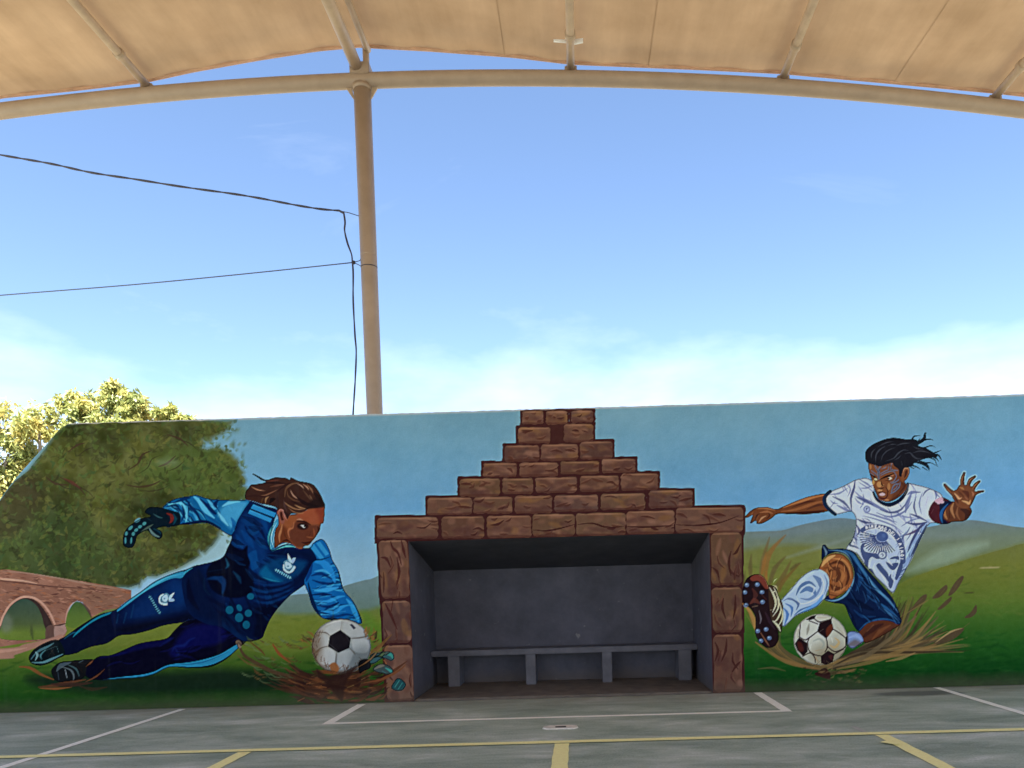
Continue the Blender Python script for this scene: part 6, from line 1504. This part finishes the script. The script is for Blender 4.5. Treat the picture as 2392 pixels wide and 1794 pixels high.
# fabric edge height along the beam, read off the picture
fe = on_y([(-700, 345), (-150, 262), (0, 231), (180, 213), (345, 193), (450, 170), (600, 143), (740, 121), (838, 112), (870, 114), (1000, 121), (1200, 136), (1333, 152), (1450, 157), (1620, 164), (1828, 174), (2050, 194), (2318, 219), (2392, 227), (2820, 292)], YB + 0.02)
FX, FZ = fe[:, 0], fe[:, 2]
k0 = (FZ[1] - FZ[0]) / (FX[1] - FX[0]); k1 = (FZ[-1] - FZ[-2]) / (FX[-1] - FX[-2])
def fab_z(x):
    if x < FX[0]:
        return FZ[0] + k0 * 0.9 * (x - FX[0])
    if x > FX[-1]:
        return FZ[-1] + k1 * 0.9 * (x - FX[-1])
    return float(np.interp(x, FX, FZ))
PUR = [on_y([p], YB)[0, 0] for p in ((-165, 250), (345, 200), (838, 130), (1333, 158), (1828, 180), (2322, 222), (2810, 290))]
YFAR = -44.0  # unseen length behind the camera, stretched to cut light from the front
def sag(x, y):
    """the cloth sags a little between purlins away from its edge"""
    d = min(abs(x - p) for p in PUR)
    t = min(d / 1.25, 1.0)
    e = min(max((0.0 - y) / 2.5, 0.0), 1.0)
    return -0.10 * math.sin(t * math.pi / 2) ** 2 * e + 0.02 * math.sin(x * 2.3 + y * 0.9) * e + 0.012 * math.sin(x * 9 + 2 * math.sin(y * 1.7)) * math.exp(y * 0.9)
FXS = sorted(set(np.round(np.concatenate([np.linspace(-9, 9, 130), PUR]), 4)))  # unseen side edges drawn in to let more side light reach the wall
FYS = [0.03] + list(np.linspace(-0.25, -3.2, 14)) + list(np.linspace(-4.2, YFAR, 26))
V = [(x, y, fab_z(x) + 0.045 + sag(x, y)) for y in FYS for x in FXS]
nx = len(FXS)
F = [(j * nx + i, j * nx + i + 1, (j + 1) * nx + i + 1, (j + 1) * nx + i) for j in range(len(FYS) - 1) for i in range(nx - 1)]
obj('fabric', mesh('fabric', V, F, True), M_FABRIC, can)
obj('hem', tube('hem', [(x, 0.03, fab_z(x) + 0.035) for x in FXS], 0.022, 8), M_HEM, can)
for i, x in enumerate(PUR):
    zf = fab_z(x)
    r = 0.056
    main = abs(x - xp) < 0.35
    zc = zf - r - 0.012
    if main:
        obj('purlin', tube('purlin', [(x - 0.02, -0.05, beam_z(x) + 0.155), (x - 0.02, -1.2, beam_z(x) + 0.165), (x - 0.02, YFAR, beam_z(x) + 0.17)], 0.082, 14), M_PURLIN, can)
        obj('purlin', tube('purlin', [(x + 0.13, 0.0, zf - 0.05), (x + 0.13, YFAR, zf - 0.05)], 0.045, 12), M_PURLIN, can)
        obj('stub_post', tube('stub_post', [(x + 0.10, 0.0, beam_z(x) + 0.05), (x + 0.10, 0.0, zf - 0.02)], 0.045, 12), M_PURLIN, can)
        obj('saddle', box('saddle', (x - 0.11, -0.11, beam_z(x) + 0.04), (x + 0.16, 0.11, beam_z(x) + 0.20), 0.01), M_STEEL, can)
    else:
        obj('purlin', tube('purlin', [(x, 0.06, zc), (x, -0.9, zc), (x, YFAR, zc)], r, 14), M_PURLIN, can)
        obj('stub_post', box('stub_post', (x - 0.085, -0.05, beam_z(x) + 0.06), (x + 0.085, 0.05, zc + 0.02), 0.008), M_STEEL, can)
        c = obj('clamp', tube('clamp', [(x, -0.62, zc), (x, -0.70, zc)], r + 0.016, 14), M_PURLIN, can)
# welded seams of the cloth
for px in (1180, 1515, 2090):
    x = on_y([(px, 170)], YB)[0, 0]
    Vs, Fs = [], []
    for j, y in enumerate(FYS):
        for s_ in (-0.004, 0.004):
            z0 = min(np.interp(x + s_, FXS, V_row) for V_row in [[V[j * nx + i][2] for i in range(nx)]])
            Vs.append((x + s_, y, z0 - 0.006))
        if j:
            Fs.append((2 * j - 2, 2 * j - 1, 2 * j + 1, 2 * j))
    obj('seam', mesh('seam', Vs, Fs), M_FABRIC, can)
# white tabs standing in for sky light through cloth slots beside one purlin
x3 = PUR[3]
z3 = fab_z(x3) - 0.02
for sx, L in ((-1, 0.17), (1, 0.12)):
    h = 0.02 if sx < 0 else 0.045
    obj('sky_gap', mesh('sky_gap', [(x3 + sx * 0.05, -0.50, z3 - 0.01), (x3 + sx * (0.05 + L), -0.52, z3 - 0.015), (x3 + sx * (0.05 + L), -0.52, z3 - 0.015 - h), (x3 + sx * 0.05, -0.50, z3 - 0.02 - h),
                                (x3 + sx * 0.05, -0.50 - 0.03, z3 - 0.01), (x3 + sx * (0.05 + L), -0.55, z3 - 0.015), (x3 + sx * (0.05 + L), -0.55, z3 - 0.015 - h), (x3 + sx * 0.05, -0.53, z3 - 0.02 - h)],
                      [(0, 1, 2, 3), (7, 6, 5, 4), (0, 4, 5, 1), (1, 5, 6, 2), (2, 6, 7, 3), (3, 7, 4, 0)]), M_SKY_GAP, can)
# hose clamps and weld rings round the post
for py, r, mat in ((494, 0.1155, M_STEEL), (597, 0.1155, M_STEEL), (625, 0.1165, M_CABLE)):
    z = on_y([(872, py)], YB)[0, 2]
    obj('post_band', tube('post_band', [(xp, 0, z - 0.006), (xp, 0, z + 0.006)], r, 28), mat, post)

# ------------------------------------------------------------------ cables tied to the post
def spline(P, k=8):
    return [tuple(v) for v in catmull(np.array(P, float), False, k)]
YC = YB - 0.12
up = on_y([(-500, 262), (-200, 326), (0, 363), (120, 384), (215, 404), (330, 420), (480, 444), (620, 466), (740, 486), (792, 492)], YC)
dn = on_y([(803, 498), (806, 520), (805, 540), (812, 570), (821, 595), (823, 612), (825, 640), (825, 700), (829, 780), (832, 820), (830, 880), (825, 962), (822, 1040), (820, 1120)], YC)
core = spline(up) + spline(dn)
cab = empty('twisted_cable', tuple(core[-1]))
tag(cab, 'dark twisted cable drooping to the post and hanging down behind the wall', 'cable')
o0 = np.array(core[-1])
for ph in (0, math.pi):
    tw = []
    L = 0.0
    for i, p in enumerate(core):
        if i:
            L += math.dist(p, core[i - 1])
        a = L * 9 + 1.2 * math.sin(L * 1.7) + ph
        tw.append((p[0] - o0[0] + 0.002 * math.cos(a), p[1] - o0[1] + 0.008 * math.sin(a), p[2] - o0[2] + 0.006 * math.cos(a) + 0.008 * math.sin(L * 2.3 + 1.3 * math.sin(L * 0.9))))
    obj('strand', tube('strand', tw, 0.010, 6), M_CABLE, cab)
t1 = on_y([(800, 494), (815, 497), (838, 497)], YC)
obj('tie_wire', tube('tie_wire', [tuple(p - o0) for p in t1[:2]] + [tuple(np.array((xp - 0.10, YB - 0.02, t1[2, 2])) - o0)], 0.006, 6), M_WIRE, cab)
gw = on_y([(-500, 742), (-200, 709), (0, 690), (300, 666), (560, 641), (826, 613)], YC + 0.05)
wire = empty('guy_wire', tuple(gw[-1]))
tag(wire, 'thin grey wire running level from the post past the wall end', 'wire')
obj('wire', tube('wire', [tuple(p - gw[-1]) for p in map(np.array, spline(gw, 4))], 0.008, 6), M_WIRE, wire)
bm = bmesh.new()
bmesh.ops.create_icosphere(bm, subdivisions=2, radius=0.028)
for v in bm.verts:
    v.co *= 1 + random.uniform(-0.15, 0.15)
kn = bpy.data.meshes.new('knot'); bm.to_mesh(kn); bm.free()
obj('knot', kn, M_CABLE, wire)
for dz in (0.05, -0.06):
    obj('tie_wire', tube('tie_wire', [(0, 0, 0), (0.08, 0.02, dz * 0.6), (xp - gw[-1, 0] - 0.09, YB - gw[-1, 1] - 0.06, dz)], 0.006, 6), M_WIRE, wire)

# ------------------------------------------------------------------ sunlit trees behind the wall
LEAFY = mat_leaf('yellow_green_leaf', [(0.17, 0.21, 0.07), (0.27, 0.31, 0.10), (0.42, 0.41, 0.13), (0.52, 0.42, 0.13)])
def tree(name, base, clumps, label, nleaf, seed, leaf=0.16):
    r = np.random.RandomState(seed)
    t = empty(name, base)
    tag(t, label, 'tree', 'trees behind the wall')
    b0 = np.array(base)
    top = np.mean([c[0] for c in clumps], 0) - b0
    fork = np.array([top[0] * 0.3, top[1] * 0.3, top[2] * 0.5])
    obj('trunk', tube('trunk', [(0, 0, -0.1), (fork[0] * 0.3, 0, fork[2] * 0.5), tuple(fork)], [0.30, 0.24, 0.19], 10), M_BARK, t)
    for c, rad in clumps:
        p = np.array(c) - b0
        mid = fork + (p - fork) * 0.5 + r.normal(0, 0.25, 3)
        obj('limb', tube('limb', [tuple(fork), tuple(mid), tuple(p)], [0.11, 0.075, 0.03], 7), M_BARK, t)
    V, F, T = [], [], []
    w = np.array([c[1] ** 2.2 for c in clumps]); w /= w.sum()
    subs = []
    for c, rad in clumps:
        for _ in range(int(10 + rad * 16)):
            d = r.normal(0, 1, 3); d /= np.linalg.norm(d)
            subs.append((np.array(c) + d * rad * r.uniform(0.45, 1.05) * (1, 1, 0.85), rad * r.uniform(0.10, 0.34), r.uniform(-0.4, 0.35)))
    for _ in range(nleaf):
        c, rad, hue = subs[r.randint(len(subs))]
        p = c + r.normal(0, 1, 3) * rad * 0.55 - b0
        a = r.normal(0, 1, 3); a[2] -= 0.9; a /= np.linalg.norm(a)
        s = np.cross(a, r.normal(0, 1, 3)); s /= np.linalg.norm(s)
        L, Wd = leaf * r.uniform(0.6, 1.8), leaf * r.uniform(0.14, 0.32)
        k = len(V)
        V += [p, p + a * L * 0.5 + s * Wd, p + a * L, p + a * L * 0.5 - s * Wd]
        F.append((k, k + 1, k + 2, k + 3))
        tn = min(max(0.5 + hue + r.normal(0, 0.17), 0), 1)
        T += [tn] * 4
    me = bpy.data.meshes.new('crown')
    n = len(V)
    me.vertices.add(n); me.vertices.foreach_set('co', np.array(V, np.float32).ravel())
    me.loops.add(n); me.loops.foreach_set('vertex_index', np.arange(n, dtype=np.int32))
    me.polygons.add(n // 4); me.polygons.foreach_set('loop_start', np.arange(0, n, 4, dtype=np.int32))
    me.update(calc_edges=True)
    at = me.attributes.new('tint', 'FLOAT', 'POINT'); at.data.foreach_set('value', np.array(T, np.float32))
    o = obj('crown', me, LEAFY, t)
    return t
YT = 13.0
def cl(px, py, r, dy=0.0):
    return (on_y([(px, py)], YT + dy)[0], r * 22.0 / PF)
ba = on_y([(40, 1300)], YT)[0]
tree('leafy_tree', (ba[0], YT, -0.05), [cl(90, 985, 64), (cl(20, 1060, 70)), cl(-40, 1000, 80), cl(70, 1100, 55, 0.4), cl(-80, 1130, 90), cl(-120, 960, 70), cl(10, 1180, 60), cl(-170, 1060, 90)],
     'broad yellow-green tree rising beside the sloping wall end, the more leftward tree', 19000, 3, 0.14)
ba = on_y([(280, 1300)], YT + 1.5)[0]
tree('leafy_tree', (ba[0], YT + 1.5, -0.05), [cl(178, 945, 42, 1.5), cl(275, 935, 40, 1.5), cl(268, 905, 20, 1.5), cl(215, 985, 50, 1.5), cl(320, 955, 42, 1.5), cl(390, 968, 28, 1.5), cl(428, 985, 20, 1.5), cl(300, 1020, 60, 1.5), cl(395, 1040, 50, 1.5), cl(440, 1000, 22, 1.5)],
     'yellow-green tree with ragged top showing above the flat wall top', 15500, 5, 0.14)
